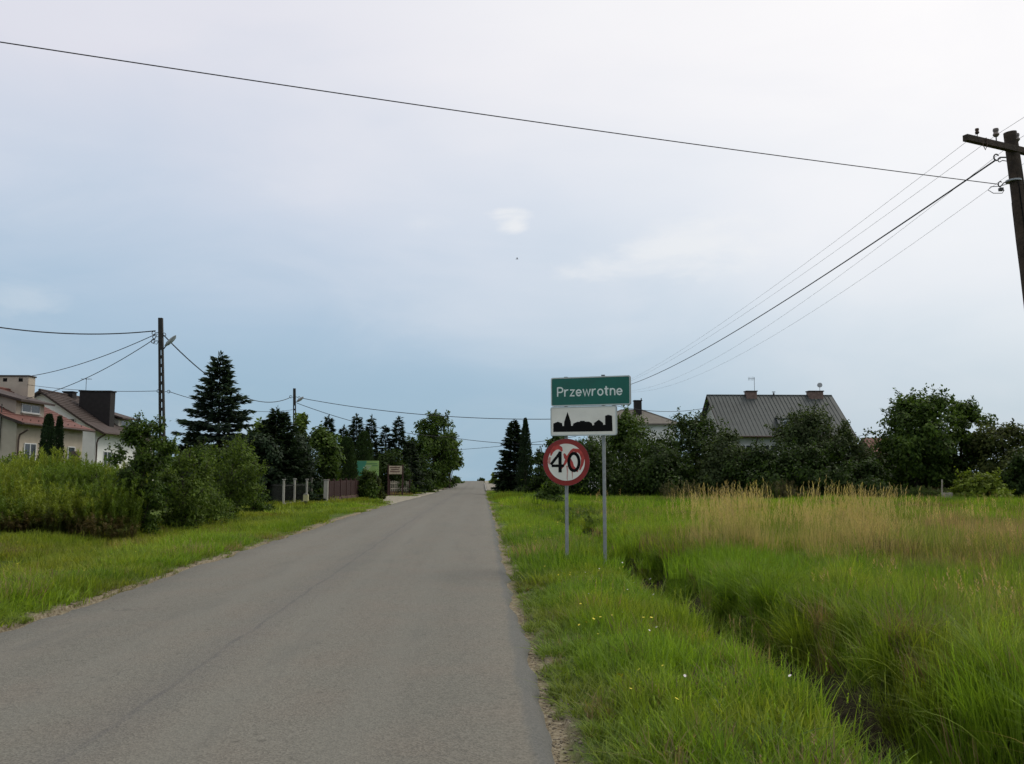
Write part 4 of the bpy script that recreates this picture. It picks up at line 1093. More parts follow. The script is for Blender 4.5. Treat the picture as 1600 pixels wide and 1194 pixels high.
B(1345, 716, 52, 54, 'hedge_tree', 'low hedge bush under the small red roof', 'shrub', 'leaf_dark', 166, shape='bush', base=0.0, clumps=44, leaves=6000, size=0.13)
B(1436, 602, 56, 66, 'big_leafy_tree', 'largest leafy tree of the right hedge, beside the small red roof', 'tree', 'leaf_mid', 167, shape='oval', base=0.14, clumps=84, leaves=12500, size=0.16, cr=0.24, sprigs=60, trunk=0.16)
B(1508, 618, 57, 46, 'big_leafy_tree', 'second lobed leafy tree touching the largest one on its right', 'tree', 'leaf_mid', 168, shape='oval', base=0.12, clumps=52, leaves=6500, size=0.16, cr=0.26, sprigs=46, trunk=0.12)
B(1572, 654, 54, 58, 'plum_tree', 'dull olive tree at the right edge of the picture', 'tree', 'leaf_rusty', 169, shape='dome', base=0.05, clumps=56, leaves=7000, size=0.14, sprigs=50)
B(1470, 700, 58, 70, 'hedge_tree', 'dark undergrowth behind the trunk of the largest leafy tree', 'shrub', 'leaf_dark', 170, shape='dome', base=0.0, clumps=56, leaves=6500, size=0.15)
B(1395, 712, 60, 40, 'hedge_tree', 'dark undergrowth left of the largest leafy tree trunk', 'shrub', 'leaf_dark', 173, shape='dome', base=0.0, clumps=46, leaves=5500, size=0.15)
B(1528, 740, 47, 44, 'lime_bush', 'bright yellow green bush before the hedge at right', 'shrub', 'leaf_lime', 171, shape='bush', base=0.02, clumps=40, leaves=5200, size=0.12, cr=0.28, sprigs=30)
B(1596, 706, 47, 30, 'hedge_tree', 'dark bush at the very right edge before the dull olive tree', 'shrub', 'leaf_dark', 172, shape='bush', base=0.0, clumps=40, leaves=5000, size=0.12)
B(1650, 650, 55, 46, 'hedge_tree', 'dark tree just beyond the right edge of the hedge', 'tree', 'leaf_dark', 174, shape='dome', base=0.0, clumps=50, leaves=5000, size=0.15)
# hedge plants on the bank near the crest
B(772, 738, 150, 6, 'crest_bush', 'small pale bush on the bank right of the road crest', 'shrub', 'leaf_lime', 175, shape='bush', base=0.0, clumps=16, leaves=600, size=0.3, sprigs=6)
B(752, 748, 215, 6, 'crest_bush', 'tiny dark bush on the skyline at the road crest', 'shrub', 'leaf_dark', 176, shape='bush', base=0.0, clumps=14, leaves=400, size=0.3, sprigs=4)
B(714, 745, 160, 9, 'crest_bush', 'small bush on the left bank at the road crest', 'shrub', 'leaf_mid', 177, shape='bush', base=0.0, clumps=16, leaves=700, size=0.3, sprigs=6)

# ------------------------------------------------------------------ the sign assembly on two posts
SIGN_A = math.radians(20)
p0 = at(944, 738, 14.8)
sign_base = Vector((p0.x, 14.8, gz(p0.x, 14.8)))
SM = Matrix.Translation((p0.x, 14.8, 0)) @ Matrix.Rotation(-SIGN_A, 4, 'Z')       # local x along the boards, y away from the viewer, z height
sign = thing('place_name_sign', sign_base, 'green town name sign over white skyline board and round 40 speed limit on two posts', 'road sign')
def ribbon(mb, pts, w, M, depth, closed=False, wv=None):
    """a flat painted stroke of width w along pts (x, z), at local depth"""
    P = [Vector((p[0], p[1])) for p in pts]; n = len(P); Ls, Rs = [], []
    for i in range(n):
        a = P[i - 1] if (i > 0 or closed) else None
        b = P[(i + 1) % n] if (i < n - 1 or closed) else None
        t1 = (P[i] - a).normalized() if a is not None else None; t2 = (b - P[i]).normalized() if b is not None else None
        t = (t1 or t2) + (t2 or t1); t = t.normalized() if t.length > 1e-6 else (t1 or t2)
        nv = Vector((-t.y, t.x)); ref = t2 or t1
        k = min(1.7, 1.0 / max(0.35, abs(nv.dot(Vector((-ref.y, ref.x))))))
        ww = (wv[i] if wv else w) * 0.5 * k
        Ls.append(P[i] + nv * ww); Rs.append(P[i] - nv * ww)
    vs = [M @ Vector((q.x, depth, q.y)) for q in Ls + Rs]
    fs = [(i, (i + 1) % n, n + (i + 1) % n, n + i) for i in range(n if closed else n - 1)]
    mb.add(vs, fs)
def arc(cx, cz, rx, rz, a0, a1, n=12):
    return [(cx + rx * math.cos(math.radians(a0 + (a1 - a0) * i / n)), cz + rz * math.sin(math.radians(a0 + (a1 - a0) * i / n))) for i in range(n + 1)]
GLYPH = {
    'P': (.56, [[(0, 0), (0, 1)], [(0, .95), (.30, .95)] + arc(.30, .70, .25, .25, 80, -80, 8) + [(.30, .45), (0, .45)]]),
    'r': (.36, [[(0, 0), (0, .74)], [(0, .38)] + arc(.30, .42, .28, .27, 150, 75, 5)]),
    'z': (.44, [[(0, .67), (.43, .67), (.02, .06), (.46, .06)]]),
    'e': (.52, [[(.03, .36), (.50, .36)] + arc(.26, .36, .25, .31, 10, 325, 16)]),
    'w': (.76, [[(0, .74), (.19, .03), (.38, .68), (.57, .03), (.76, .74)]]),
    'o': (.54, [arc(.27, .36, .26, .31, 0, 345, 18)]),
    't': (.36, [[(.13, .98), (.13, .20)] + arc(.28, .20, .15, .16, 180, 275, 5), [(-.06, .70), (.38, .70)]]),
    'n': (.46, [[(0, 0), (0, .74)], [(0, .40)] + arc(.23, .44, .22, .25, 140, 0, 7) + [(.45, 0)]]),
}
def lettering(text, u0, u1, z0, cap, sw, M, depth, name, mat, parent):
    gap = 0.21
    tot = sum(GLYPH[c][0] for c in text) + gap * (len(text) - 1)
    k = (u1 - u0) / (tot * cap)
    cur = 0.0
    for ci, c in enumerate(text):
        w, strokes = GLYPH[c]
        mb = MB()
        for si, st in enumerate(strokes):
            ribbon(mb, [(u0 + (cur + x) * cap * k, z0 + z * cap) for x, z in st], sw, M, depth - 0.0006 * si, closed=(c == 'o'))
        mb.build('letter', mat, parent)
        cur += w + gap
def rounded(u0, u1, z0, z1, r, n=5):
    pts = []
    for cx, cz, a in ((u1 - r, z1 - r, 0), (u0 + r, z1 - r, 90), (u0 + r, z0 + r, 180), (u1 - r, z0 + r, 270)):
        pts += arc(cx, cz, r, r, a, a + 90, n)
    return pts
def board(name, u0, u1, z0, z1, face_mat, M, depth, thick, label):
    b = MB(); b.prism([M @ Vector((x, depth, z)) for x, z in rounded(u0, u1, z0, z1, 0.035)], (M.to_3x3() @ Vector((0, thick, 0))))
    o = b.build(name, MATS['sign_back'], sign); o['label'] = label
    f = MB(); f.prism([M @ Vector((x, depth - 0.003, z)) for x, z in rounded(u0 + .016, u1 - .016, z0 + .016, z1 - .016, 0.026)], (M.to_3x3() @ Vector((0, 0.0025, 0))))
    f.build('face', MATS[face_mat], o)
    r = MB(); outer = rounded(u0 + .002, u1 - .002, z0 + .002, z1 - .002, 0.034); inner = rounded(u0 + .020, u1 - .020, z0 + .020, z1 - .020, 0.022)
    n = len(outer)
    vs = [M @ Vector((x, depth - 0.007, z)) for x, z in outer] + [M @ Vector((x, depth - 0.007, z)) for x, z in inner] + [M @ Vector((x, depth - 0.0005, z)) for x, z in outer]
    r.add(vs, [(i, (i + 1) % n, n + (i + 1) % n, n + i) for i in range(n)] + [(i, 2 * n + i, 2 * n + (i + 1) % n, (i + 1) % n) for i in range(n)])
    r.build('rim', MATS['sign_rim'], o)
    return o
def post(u, top, label):
    b = SM @ Vector((u, 0, 0)); zb = gz(b.x, b.y)
    mb = MB(); mb.tube([(b.x, b.y, zb - 0.3), (b.x, b.y, zb + 1), (b.x, b.y, top)], 0.030, 14)
    o = mb.build('post', MATS['galvanised'], sign, True); o['label'] = label
    c = MB(); c.tube([(b.x, b.y, top), (b.x, b.y, top + 0.012)], 0.034, 14); c.build('cap', MATS['dark_steel'], o, True)
    return o
UL = -0.66
post(0.0, 3.255, 'right galvanised post'); post(UL, 3.24, 'left galvanised post carrying the round sign')
nb = board('name_board', -0.905, 0.490, 2.735, 3.235, 'sign_green', SM, -0.10, 0.052, 'green board with the pale town name')
lettering('Przewrotne', -0.905 + 1.395 * 0.088, -0.905 + 1.395 * 0.895, 2.735 + 0.5 * 0.335, 0.162, 0.0235, SM, -0.1045, 'letter', MATS['letter_white'], nb)
sb = board('skyline_board', -0.915, 0.248, 2.222, 2.726, 'sign_white', SM, -0.10, 0.052, 'white board with a black town skyline')
sky_px = [(568, 420), (568, 360), (600, 347), (630, 358), (632, 378), (643, 378), (645, 348), (668, 278), (690, 348), (692, 378), (703, 378), (708, 362), (735, 350), (752, 350), (755, 344), (785, 344), (788, 350), (815, 350), (835, 362), (838, 378), (850, 375), (850, 360), (882, 338), (910, 360), (912, 375), (925, 373), (925, 312), (945, 304), (972, 312), (974, 420)]
mb = MB(); mb.prism([SM @ Vector((-0.915 + (x - 548) / 455 * 1.163, -0.1052, 2.715 - (z - 245) / 207 * 0.5)) for x, z in sky_px], SM.to_3x3() @ Vector((0, 0.0012, 0)))
mb.build('skyline', MATS['sign_black'], sb)
for bu in (0.0, UL):   # clamps behind both boards
    for zz in (2.33, 2.60, 2.85, 3.12):
        mb = MB(); mb.box(bu - 0.05, bu + 0.05, -0.046, 0.040, zz - 0.02, zz + 0.02, SM); mb.build('clamp', MATS['galvanised'], sign)
# round speed limit, turned a little less than the boards
dp = SM @ Vector((UL, 0, 0))
DM = Matrix.Translation((dp.x, dp.y, 0)) @ Matrix.Rotation(math.radians(-7), 4, 'Z') @ Matrix.Rotation(math.radians(1.5), 4, 'X')
DZ = 1.775; DR = 0.402
def disc(r, depth, thick, n=48):
    m = MB(); m.prism([DM @ Vector((r * math.cos(2 * math.pi * i / n), depth, DZ + r * math.sin(2 * math.pi * i / n))) for i in range(n)], DM.to_3x3() @ Vector((0, thick, 0)))
    return m
d = disc(DR, -0.075, 0.018).build('speed_limit_disc', MATS['sign_back'], sign); d['label'] = 'round 40 speed limit disc smeared with red spray paint'
disc(DR - 0.003, -0.078, 0.0025).build('red_ring', MATS['sign_red'], d)
disc(0.316, -0.0808, 0.0025).build('face', MATS['sign_white'], d)
def dpx(x, y):   # pixel of the enlarged photograph -> disc plane
    return ((x - 655) / 163 * 0.402, DZ + (635 - y) / 163 * 0.402)
mb = MB()
ribbon(mb, [dpx(*p) for p in ((553, 660), (640, 660))], 0.046, DM, -0.0836)
ribbon(mb, [dpx(*p) for p in ((618, 563), (548, 652))], 0.046, DM, -0.0842)
ribbon(mb, [dpx(*p) for p in ((612, 562), (612, 706))], 0.056, DM, -0.0848)
mb.build('numeral', MATS['sign_black'], d)
mb = MB(); ribbon(mb, [dpx(708 + 36 * math.cos(t), 634 + 60 * math.sin(t)) for t in np.linspace(0, 2 * math.pi, 22)[:-1]], 0.050, DM, -0.0836, closed=True)
mb.build('numeral', MATS['sign_black'], d)
def spray(pts, ws, mat, depth):
    m = MB(); ribbon(m, [dpx(*p) for p in pts], 0.03, DM, depth, wv=ws); m.build('spray_mark', MATS[mat], d)
spray([(548, 590), (556, 560), (575, 538), (598, 528), (618, 540), (626, 560)], [.02, .055, .075, .08, .06, .03], 'spray_red', -0.0815)
spray([(640, 575), (650, 600), (668, 612), (690, 640), (700, 668), (735, 700)], [.03, .06, .085, .06, .05, .03], 'spray_red', -0.0818)
spray([(620, 680), (645, 645), (665, 605), (695, 560), (706, 545)], [.02, .04, .06, .06, .035], 'spray_red', -0.0821)
spray([(700, 545), (722, 556), (740, 556), (758, 575), (770, 608), (764, 650), (748, 690)], [.03, .07, .06, .055, .06, .045, .02], 'spray_red', -0.0824)
spray([(542, 600), (534, 628), (540, 650)], [.03, .05, .02], 'spray_faded', -0.0827)
spray([(660, 660), (663, 700), (660, 745), (662, 762)], [.03, .018, .012, .006], 'spray_faded', -0.0830)
spray([(694, 690), (697, 722), (696, 750)], [.02, .014, .006], 'spray_faded', -0.0833)

# ------------------------------------------------------------------ poles
def lattice_pole(top, base, w_top, w_base, solid, step, label, depth=0.17):
    """concrete pole with a solid head and a ladder of openings below it"""
    z0 = base.z
    root = thing('concrete_pole', base, label, 'utility pole')
    H = top.z - base.z
    def c(z): return base.lerp(top, (z - base.z) / H)
    def w(z): return w_base + (w_top - w_base) * (z - base.z) / H
    def slab(z_a, z_b, f0, f1, dy):
        a, b = c(z_a), c(z_b); wa, wb = w(z_a), w(z_b)
        m.add([(a.x + wa * f0, a.y - dy, z_a), (a.x + wa * f1, a.y - dy, z_a), (a.x + wa * f1, a.y + dy, z_a), (a.x + wa * f0, a.y + dy, z_a),
               (b.x + wb * f0, b.y - dy, z_b), (b.x + wb * f1, b.y - dy, z_b), (b.x + wb * f1, b.y + dy, z_b), (b.x + wb * f0, b.y + dy, z_b)],
              [(0, 3, 2, 1), (4, 5, 6, 7), (0, 1, 5, 4), (1, 2, 6, 5), (2, 3, 7, 6), (3, 0, 4, 7)])
    zs = top.z - solid
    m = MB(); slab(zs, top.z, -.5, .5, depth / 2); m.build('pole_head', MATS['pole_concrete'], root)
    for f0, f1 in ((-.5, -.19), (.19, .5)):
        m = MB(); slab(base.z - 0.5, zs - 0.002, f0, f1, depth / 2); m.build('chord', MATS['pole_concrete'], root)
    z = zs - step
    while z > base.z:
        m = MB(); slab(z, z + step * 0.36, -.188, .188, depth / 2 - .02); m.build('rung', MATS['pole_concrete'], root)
        z -= step
    return root
def lamp(root, p_pole, p_head, p_tip, r):
    mb = MB(); mb.tube([p_pole, p_pole.lerp(p_head, .6) + Vector((0, 0, -.03)), p_head], 0.028, 8); arm = mb.build('lamp_arm', MATS['dark_steel'], root, True)
    ax = (p_tip - p_head); L = ax.length
    mb = MB(); mb.tube([p_head + ax * t for t in (-.12, 0, .12, .35, .6, .85, 1.0)], [r * .45, r * .6, r * .95, r, r * .9, r * .6, r * .15], 10)
    mb.build('lamp_head', MATS['lamp_grey'], arm, True)
    dn = Vector((ax.z, 0, -ax.x)).normalized() * r * 0.55
    mb = MB(); mb.tube([p_head + ax * t + dn for t in (.2, .35, .6, .85, .95)], [r * .2, r * .62, r * .66, r * .45, r * .1], 10)
    mb.build('lamp_bowl', MATS['lamp_glass'], arm, True)
def insulator(root, p, s=1.0, mat='porcelain', up=1):
    mb = MB(); mb.tube([p, p + Vector((0, 0, .10 * s * up))], .010 * s, 6); pin = mb.build('insulator_pin', MATS['dark_steel'], root, True)
    mb = MB(); q = p + Vector((0, 0, .09 * s * up)); u = Vector((0, 0, s * up))
    mb.tube([q, q + u * .03, q + u * .05, q + u * .07, q + u * .10, q + u * .13, q + u * .14], [.030 * s, .050 * s, .042 * s, .034 * s, .046 * s, .040 * s, .012 * s], 12)
    mb.build('insulator', MATS[mat], pin, True)
def hook(root, p, q, s=1.0):
    """screw eye with a curl from the pole at p out to q"""
    d_ = (q - p); side = Vector((0, 0, 1))
    pts = [p, p.lerp(q, .6)] + [q + d_.normalized() * (.05 * s * (math.cos(a) - .2)) + side * (.05 * s * math.sin(a)) for a in np.linspace(-2.2, 2.6, 9)]
    mb = MB(); mb.tube(pts, .011 * s, 6); mb.build('wire_hook', MATS['dark_steel'], root, True)

top1 = at(251, 497, 42); b1 = at(257, 738, 42); b1.z = gz(b1.x, 42)
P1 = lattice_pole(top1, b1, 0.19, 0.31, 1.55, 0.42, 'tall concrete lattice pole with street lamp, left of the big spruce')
lamp(P1, at(253, 548, 42), at(260, 539, 42), at(275, 524, 41.8), 0.10)
for dx, dz, k in ((-.30, -.72, 1), (-.26, -.92, 1), (-.30, -1.12, 1.2), (.24, -.80, 1)):
    hook(P1, top1 + Vector((math.copysign(.08, dx), -.03, dz)), top1 + Vector((dx, -.05, dz - .02)), k * 1.6)
hook(P1, at(252, 611, 42), at(247, 611, 42), 1.4); hook(P1, at(258, 612, 42), at(264, 612, 42), 1.4)
mb = MB(); mb.tube([at(246, 522, 41.9), at(241, 530, 41.9), at(240, 537, 41.9), at(245, 538, 41.9), at(248, 532, 41.9)], .014, 6); mb.build('cable_loop', MATS['cable_black'], P1, True)
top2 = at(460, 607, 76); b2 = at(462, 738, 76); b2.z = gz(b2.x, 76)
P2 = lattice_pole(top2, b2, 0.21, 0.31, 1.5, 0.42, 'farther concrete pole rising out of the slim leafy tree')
lamp(P2, at(461, 629, 76), at(465, 627, 76), at(474, 620, 75.8), 0.12)
hook(P2, at(459, 621, 76), at(454, 620, 76), 2.2); hook(P2, at(462, 620, 76), at(468, 622, 76), 2.2)

topR = at(1578, 207, 14.0); bR = at(1668, 885, 14.0); bR.z = gz(bR.x, 14.0)
R1 = thing('wooden_pole', bR, 'dark leaning wooden pole with crossarm at the right edge', 'utility pole')
mb = MB(); ax = topR - bR
mb.tube([bR - ax.normalized() * .4] + [bR + ax * t + Vector((.012 * math.sin(t * 9), 0.01 * math.cos(t * 7), 0)) for t in (0, .15, .3, .45, .6, .75, .88, 1.0)], [.155, .150, .146, .140, .134, .128, .120, .112, .104], 16)
shaft = mb.build('pole_shaft', MATS['pole_wood'], R1, True)
rr_ = random.Random(5)
for k in range(5):     # drying checks
    a = rr_.uniform(2.6, 5.4); t0 = rr_.uniform(.5, .8); t1 = t0 + rr_.uniform(.1, .2)
    def sp(t): 
        r = .155 - .05 * t; return bR + ax * t + Vector((math.cos(a) * r, math.sin(a) * r, 0))
    m2 = MB(); m2.tube([sp(t0), sp((t0 + t1) / 2), sp(t1)], [.002, .006, .002], 4); m2.build('check_crack', MATS['sign_black'], shaft)
cL = at(1508, 216, 13.45); cA = at(1576, 231, 13.86); dirA = (cA - cL); dirA.z = 0; dirA.normalize()
cL.z = cA.z = at(1578, 231, 13.86).z
off = Vector((-dirA.y, dirA.x, 0))
mb = MB()
def arm_pt(s): return Vector((cA.x, cA.y, cA.z)) + dirA * s
half = (Vector((cL.x, cL.y, 0)) - Vector((cA.x, cA.y, 0))).length
for_arm = [(-half, .05), (half, .05)]
a0, a1 = arm_pt(-half), arm_pt(half)
vs = []
for p in (a0, a1):
    for sx, sz in ((-1, -1), (1, -1), (1, 1), (-1, 1)): vs.append(p + off * (-.045 * sx) + Vector((0, 0, .05 * sz)))
mb.add(vs, [(0, 3, 2, 1), (4, 5, 6, 7), (0, 1, 5, 4), (1, 2, 6, 5), (2, 3, 7, 6), (3, 0, 4, 7)])
arm = mb.build('crossarm', MATS['pole_wood'], R1)
for s in (-.30, .22, half * .93):
    insulator(R1, arm_pt(s) + Vector((0, 0, .05)), 1.05)
for s in (-half * .72,):
    insulator(R1, arm_pt(s) + Vector((0, 0, .05)), .7, 'rusty_steel')
mb = MB(); q = arm_pt(-half * .60); mb.tube([q + Vector((-.03, -.05, .05)), q + Vector((-.035, -.06, -.08)), q + Vector((0, -.06, -.16)), q + Vector((.035, -.06, -.08)), q + Vector((.03, -.05, .05))], .008, 6); mb.build('stirrup', MATS['rusty_steel'], R1, True)
mb = MB(); mb.tube([arm_pt(-.14) + Vector((0, 0, -.02)), arm_pt(.16) + Vector((0, 0, .02))], .02, 8); mb.build('through_bolt', MATS['dark_steel'], R1, True)
hook(R1, at(1572, 246, 13.88), at(1556, 246, 13.82), 1.1); hook(R1, at(1574, 252, 13.88), at(1561, 250, 13.8), .7)
hook(R1, at(1577, 283, 13.9), at(1562, 288, 13.82), .9)
cb = at(1584, 283, 14.0)
mb = MB(); mb.tube([cb + Vector((0, 0, -.014)) , cb + Vector((0, 0, .014))], .128, 18); mb.build('steel_band', MATS['galvanised'], R1, True)
mb = MB(); mb.tube([at(1576, 287, 13.85), at(1562, 291, 13.8), at(1548, 292, 13.8), at(1544, 297, 13.8), at(1552, 302, 13.8), at(1566, 302, 13.8), at(1569, 297, 13.82)], .006, 6); mb.build('cable_loop', MATS['cable_black'], R1, True)
mb = MB(); mb.box(-.03, .03, -.03, .03, -.025, .025, Matrix.Translation(at(1564, 296, 13.8))); mb.build('cable_clamp', MATS['dark_steel'], R1)
# the next wooden pole on the same line, mostly hidden behind the boards and hedge
top3 = at(958, 606, 64); b3 = Vector((top3.x, 64, gz(top3.x, 64)))
R2 = thing('wooden_pole', b3, 'distant wooden pole hidden behind the green name board and hedge', 'utility pole')
mb = MB(); mb.tube([b3, b3.lerp(top3, .5), top3], [.14, .12, .1], 12); mb.build('pole_shaft', MATS['pole_wood'], R2, True)
mb = MB(); mb.box(-.8, .8, -.05, .05, -.05, .05, Matrix.Translation(top3 + Vector((0, -.14, -.35)))); mb.build('crossarm', MATS['pole_wood'], R2)

# ------------------------------------------------------------------ overhead wires
def wire(name, a, b, sag, r, label, mat='cable_black', n=26, group=None):
    a, b = Vector(a), Vector(b)
    pts = [a.lerp(b, i / n) - Vector((0, 0, sag * 4 * (i / n) * (1 - i / n))) for i in range(n + 1)]
    mb = MB(); mb.tube(pts, r, 6)
    o = mb.build(name, MATS[mat], None, True)
    return tag(o, label, 'cable', group)
_w0 = at(1560, 288, 13.8); _w1 = at(0, 70, 9.6)
wire('service_cable', _w0, _w0 + (_w1 - _w0) * 1.75 + Vector((0, 0, .33)), 0.16, .0070, 'black cable crossing high over the road from the leaning wooden pole')
wire('bundled_cable', at(1556, 250, 13.8), top3 + Vector((-.1, -.1, -.15)), .62, .0145, 'thickest dark cable from the leaning pole down to the green sign', 'cable_black', 40)
wire('thin_wire', arm_pt(-.30) + Vector((0, 0, .17)), top3 + Vector((-.5, -.1, -.22)), .55, .0032, 'upper thin grey wire from the crossarm insulator', 'cable_grey', 40)
wire('thin_wire', arm_pt(-half * .72) + Vector((0, 0, .12)), top3 + Vector((-.75, -.1, -.25)), .55, .0032, 'thin grey wire from the outer crossarm insulator', 'cable_grey', 40)
wire('thin_wire', arm_pt(.22) + Vector((0, 0, .17)), top3 + Vector((.5, -.1, -.25)), 1.15, .0032, 'thin grey wire just below the thickest cable', 'cable_grey', 40)
wire('thin_wire', arm_pt(half * .93) + Vector((0, 0, .17)), top3 + Vector((.75, -.1, -.3)), 1.25, .0032, 'lowest thin grey wire from the far end of the crossarm', 'cable_grey', 40)
back = Vector((7.0, -38, 7.4))
wire('thin_wire', arm_pt(-.30) + Vector((0, 0, .17)), back + Vector((-.3, 0, 0)), .5, .0032, 'upper grey wire leaving the pole top towards the right edge', 'cable_grey', 40)
wire('thin_wire', arm_pt(.22) + Vector((0, 0, .17)), back + Vector((.2, 0, 0)), .5, .0032, 'lower grey wire leaving the pole top towards the right edge', 'cable_grey', 40)
wire('pole_cable', at(243, 517, 41.9), at(-190, 470, 36), 0.62, .026, 'sagging black cable from the lattice pole to the left edge')
wire('pole_cable', at(244, 522, 41.9), at(30, 590, 60), 0.35, .020, 'upper house cable from the lattice pole to the wide beige chimney')
wire('pole_cable', at(241, 530, 41.9), at(20, 626, 57), 0.55, .020, 'lower house cable from the lattice pole to the red roof')
wire('pole_cable', at(246, 611, 42), at(30, 599, 62), .2, .014, 'thin level wire left of the lattice pole behind the chimneys')
wire('pole_cable', at(264, 612, 42), at(458, 640, 76), .5, .016, 'thin wire from the lattice pole into the big spruce')
wire('pole_cable', at(256, 524, 42), at(454, 621, 76), 1.5, .028, 'sagging black cable between the two concrete poles')
wire('pole_cable', at(470, 622, 76), top3 + Vector((0, 0, -2.2)), 0.75, .026, 'cable crossing the road from the farther concrete pole to behind the signs')
wire('pole_cable', at(464, 630, 76), at(700, 683, 92), 0.6, .028, 'cable sloping from the farther concrete pole into the big round tree')
wire('pole_cable', at(700, 683, 92), at(1000, 690, 66), 0.5, .026, 'low cable over the road between the round tree and the hedge')
wire('pole_cable', at(690, 704, 110), at(900, 682, 80), 0.2, .022, 'lowest faint wire above the road crest')
wire('pole_cable', top3 + Vector((0, 0, -1.3)), at(1110, 636, 80), .45, .02, 'short cable from the hedge to the grey roof gable')
wire('pole_cable', at(1338, 682, 76), at(1385, 668, 70), .1, .02, 'short cable right of the grey roof towards the largest leafy tree')

# ------------------------------------------------------------------ houses
def slab_roof(root, quads, thick, mat, name='roof', smooth_=False):
    mb = MB()
    for q in quads: mb.prism(q, (0, 0, -thick))
    return mb.build(name, MATS[mat], root)
def window_x(root, X, y0, y1, z0, z1, sgn=1, panes=2, t=.06):
    """window in a wall facing +-X: frame, sill and panes"""
    d_ = .05 * sgn
    def bx(mb, ya, yb, za, zb, xa, xb): mb.box(min(xa, xb), max(xa, xb), ya, yb, za, zb)
    mb = MB(); bx(mb, y0, y1, z0, z1, X + .002 * sgn, X + .02 * sgn); w = mb.build('window', MATS['curtain'], root)
    m = MB(); bx(m, y0, y0 + t, z0, z1, X + .021 * sgn, X + d_); bx(m, y1 - t, y1, z0, z1, X + .021 * sgn, X + d_); bx(m, y0 + t, y1 - t, z1 - t, z1, X + .021 * sgn, X + d_); bx(m, y0 + t, y1 - t, z0, z0 + t, X + .021 * sgn, X + d_)
    for k in range(1, panes):
        yc = y0 + (y1 - y0) * k / panes; bx(m, yc - t / 2, yc + t / 2, z0 + t, z1 - t, X + .021 * sgn, X + d_ - .004 * sgn)
    m.build('frame', MATS['window_white'], w)
    for k in range(panes):
        g_ = MB(); ya = y0 + (y1 - y0) * k / panes; yb = y0 + (y1 - y0) * (k + 1) / panes
        bx(g_, ya + t, yb - t, z0 + t, z1 - t, X + .024 * sgn, X + .030 * sgn); g_.build('pane', MATS['window_glass'], w)
    s = MB(); bx(s, y0 - .08, y1 + .08, z0 - .06, z0 - .002, X + .002 * sgn, X + .12 * sgn); s.build('sill', MATS['render_grey'], w)
def window_y(root, Y, x0, x1, z0, z1, panes=2, t=.06):
    mb = MB(); mb.box(x0, x1, Y - .02, Y - .002, z0, z1); w = mb.build('window', MATS['curtain'], root)
    m = MB(); m.box(x0, x0 + t, Y - .05, Y - .021, z0, z1); m.box(x1 - t, x1, Y - .05, Y - .021, z0, z1); m.box(x0 + t, x1 - t, Y - .05, Y - .021, z1 - t, z1); m.box(x0 + t, x1 - t, Y - .05, Y - .021, z0, z0 + t)
    for k in range(1, panes):
        xc = x0 + (x1 - x0) * k / panes; m.box(xc - t / 2, xc + t / 2, Y - .046, Y - .021, z0 + t, z1 - t)
    m.build('frame', MATS['window_white'], w)
    for k in range(panes):
        g_ = MB(); xa = x0 + (x1 - x0) * k / panes; xb = x0 + (x1 - x0) * (k + 1) / panes
        g_.box(xa + t, xb - t, Y - .030, Y - .024, z0 + t, z1 - t); g_.build('pane', MATS['window_glass'], w)
    s = MB(); s.box(x0 - .08, x1 + .08, Y - .12, Y - .002, z0 - .06, z0 - .002); s.build('sill', MATS['render_grey'], w)
def chimney(root, x0, x1, y0, y1, z0, z1, mat, cap_mat, holes=0, hole_face='y'):
    mb = MB(); mb.box(x0, x1, y0, y1, z0, z1); c = mb.build('chimney', MATS[mat], root)
    mb = MB(); mb.cbox(x0 - .07, x1 + .07, y0 - .07, y1 + .07, z1 + .001, z1 + .09, .012); mb.build('chimney_cap', MATS[cap_mat], c)
    for k in range(holes):
        xc = x0 + (x1 - x0) * (k + .5) / holes
        m = MB(); m.box(xc - .14, xc + .14, y0 - .004, y0 + .1, z1 - .36, z1 - .12); m.build('vent', MATS['sign_black'], c)
    return c
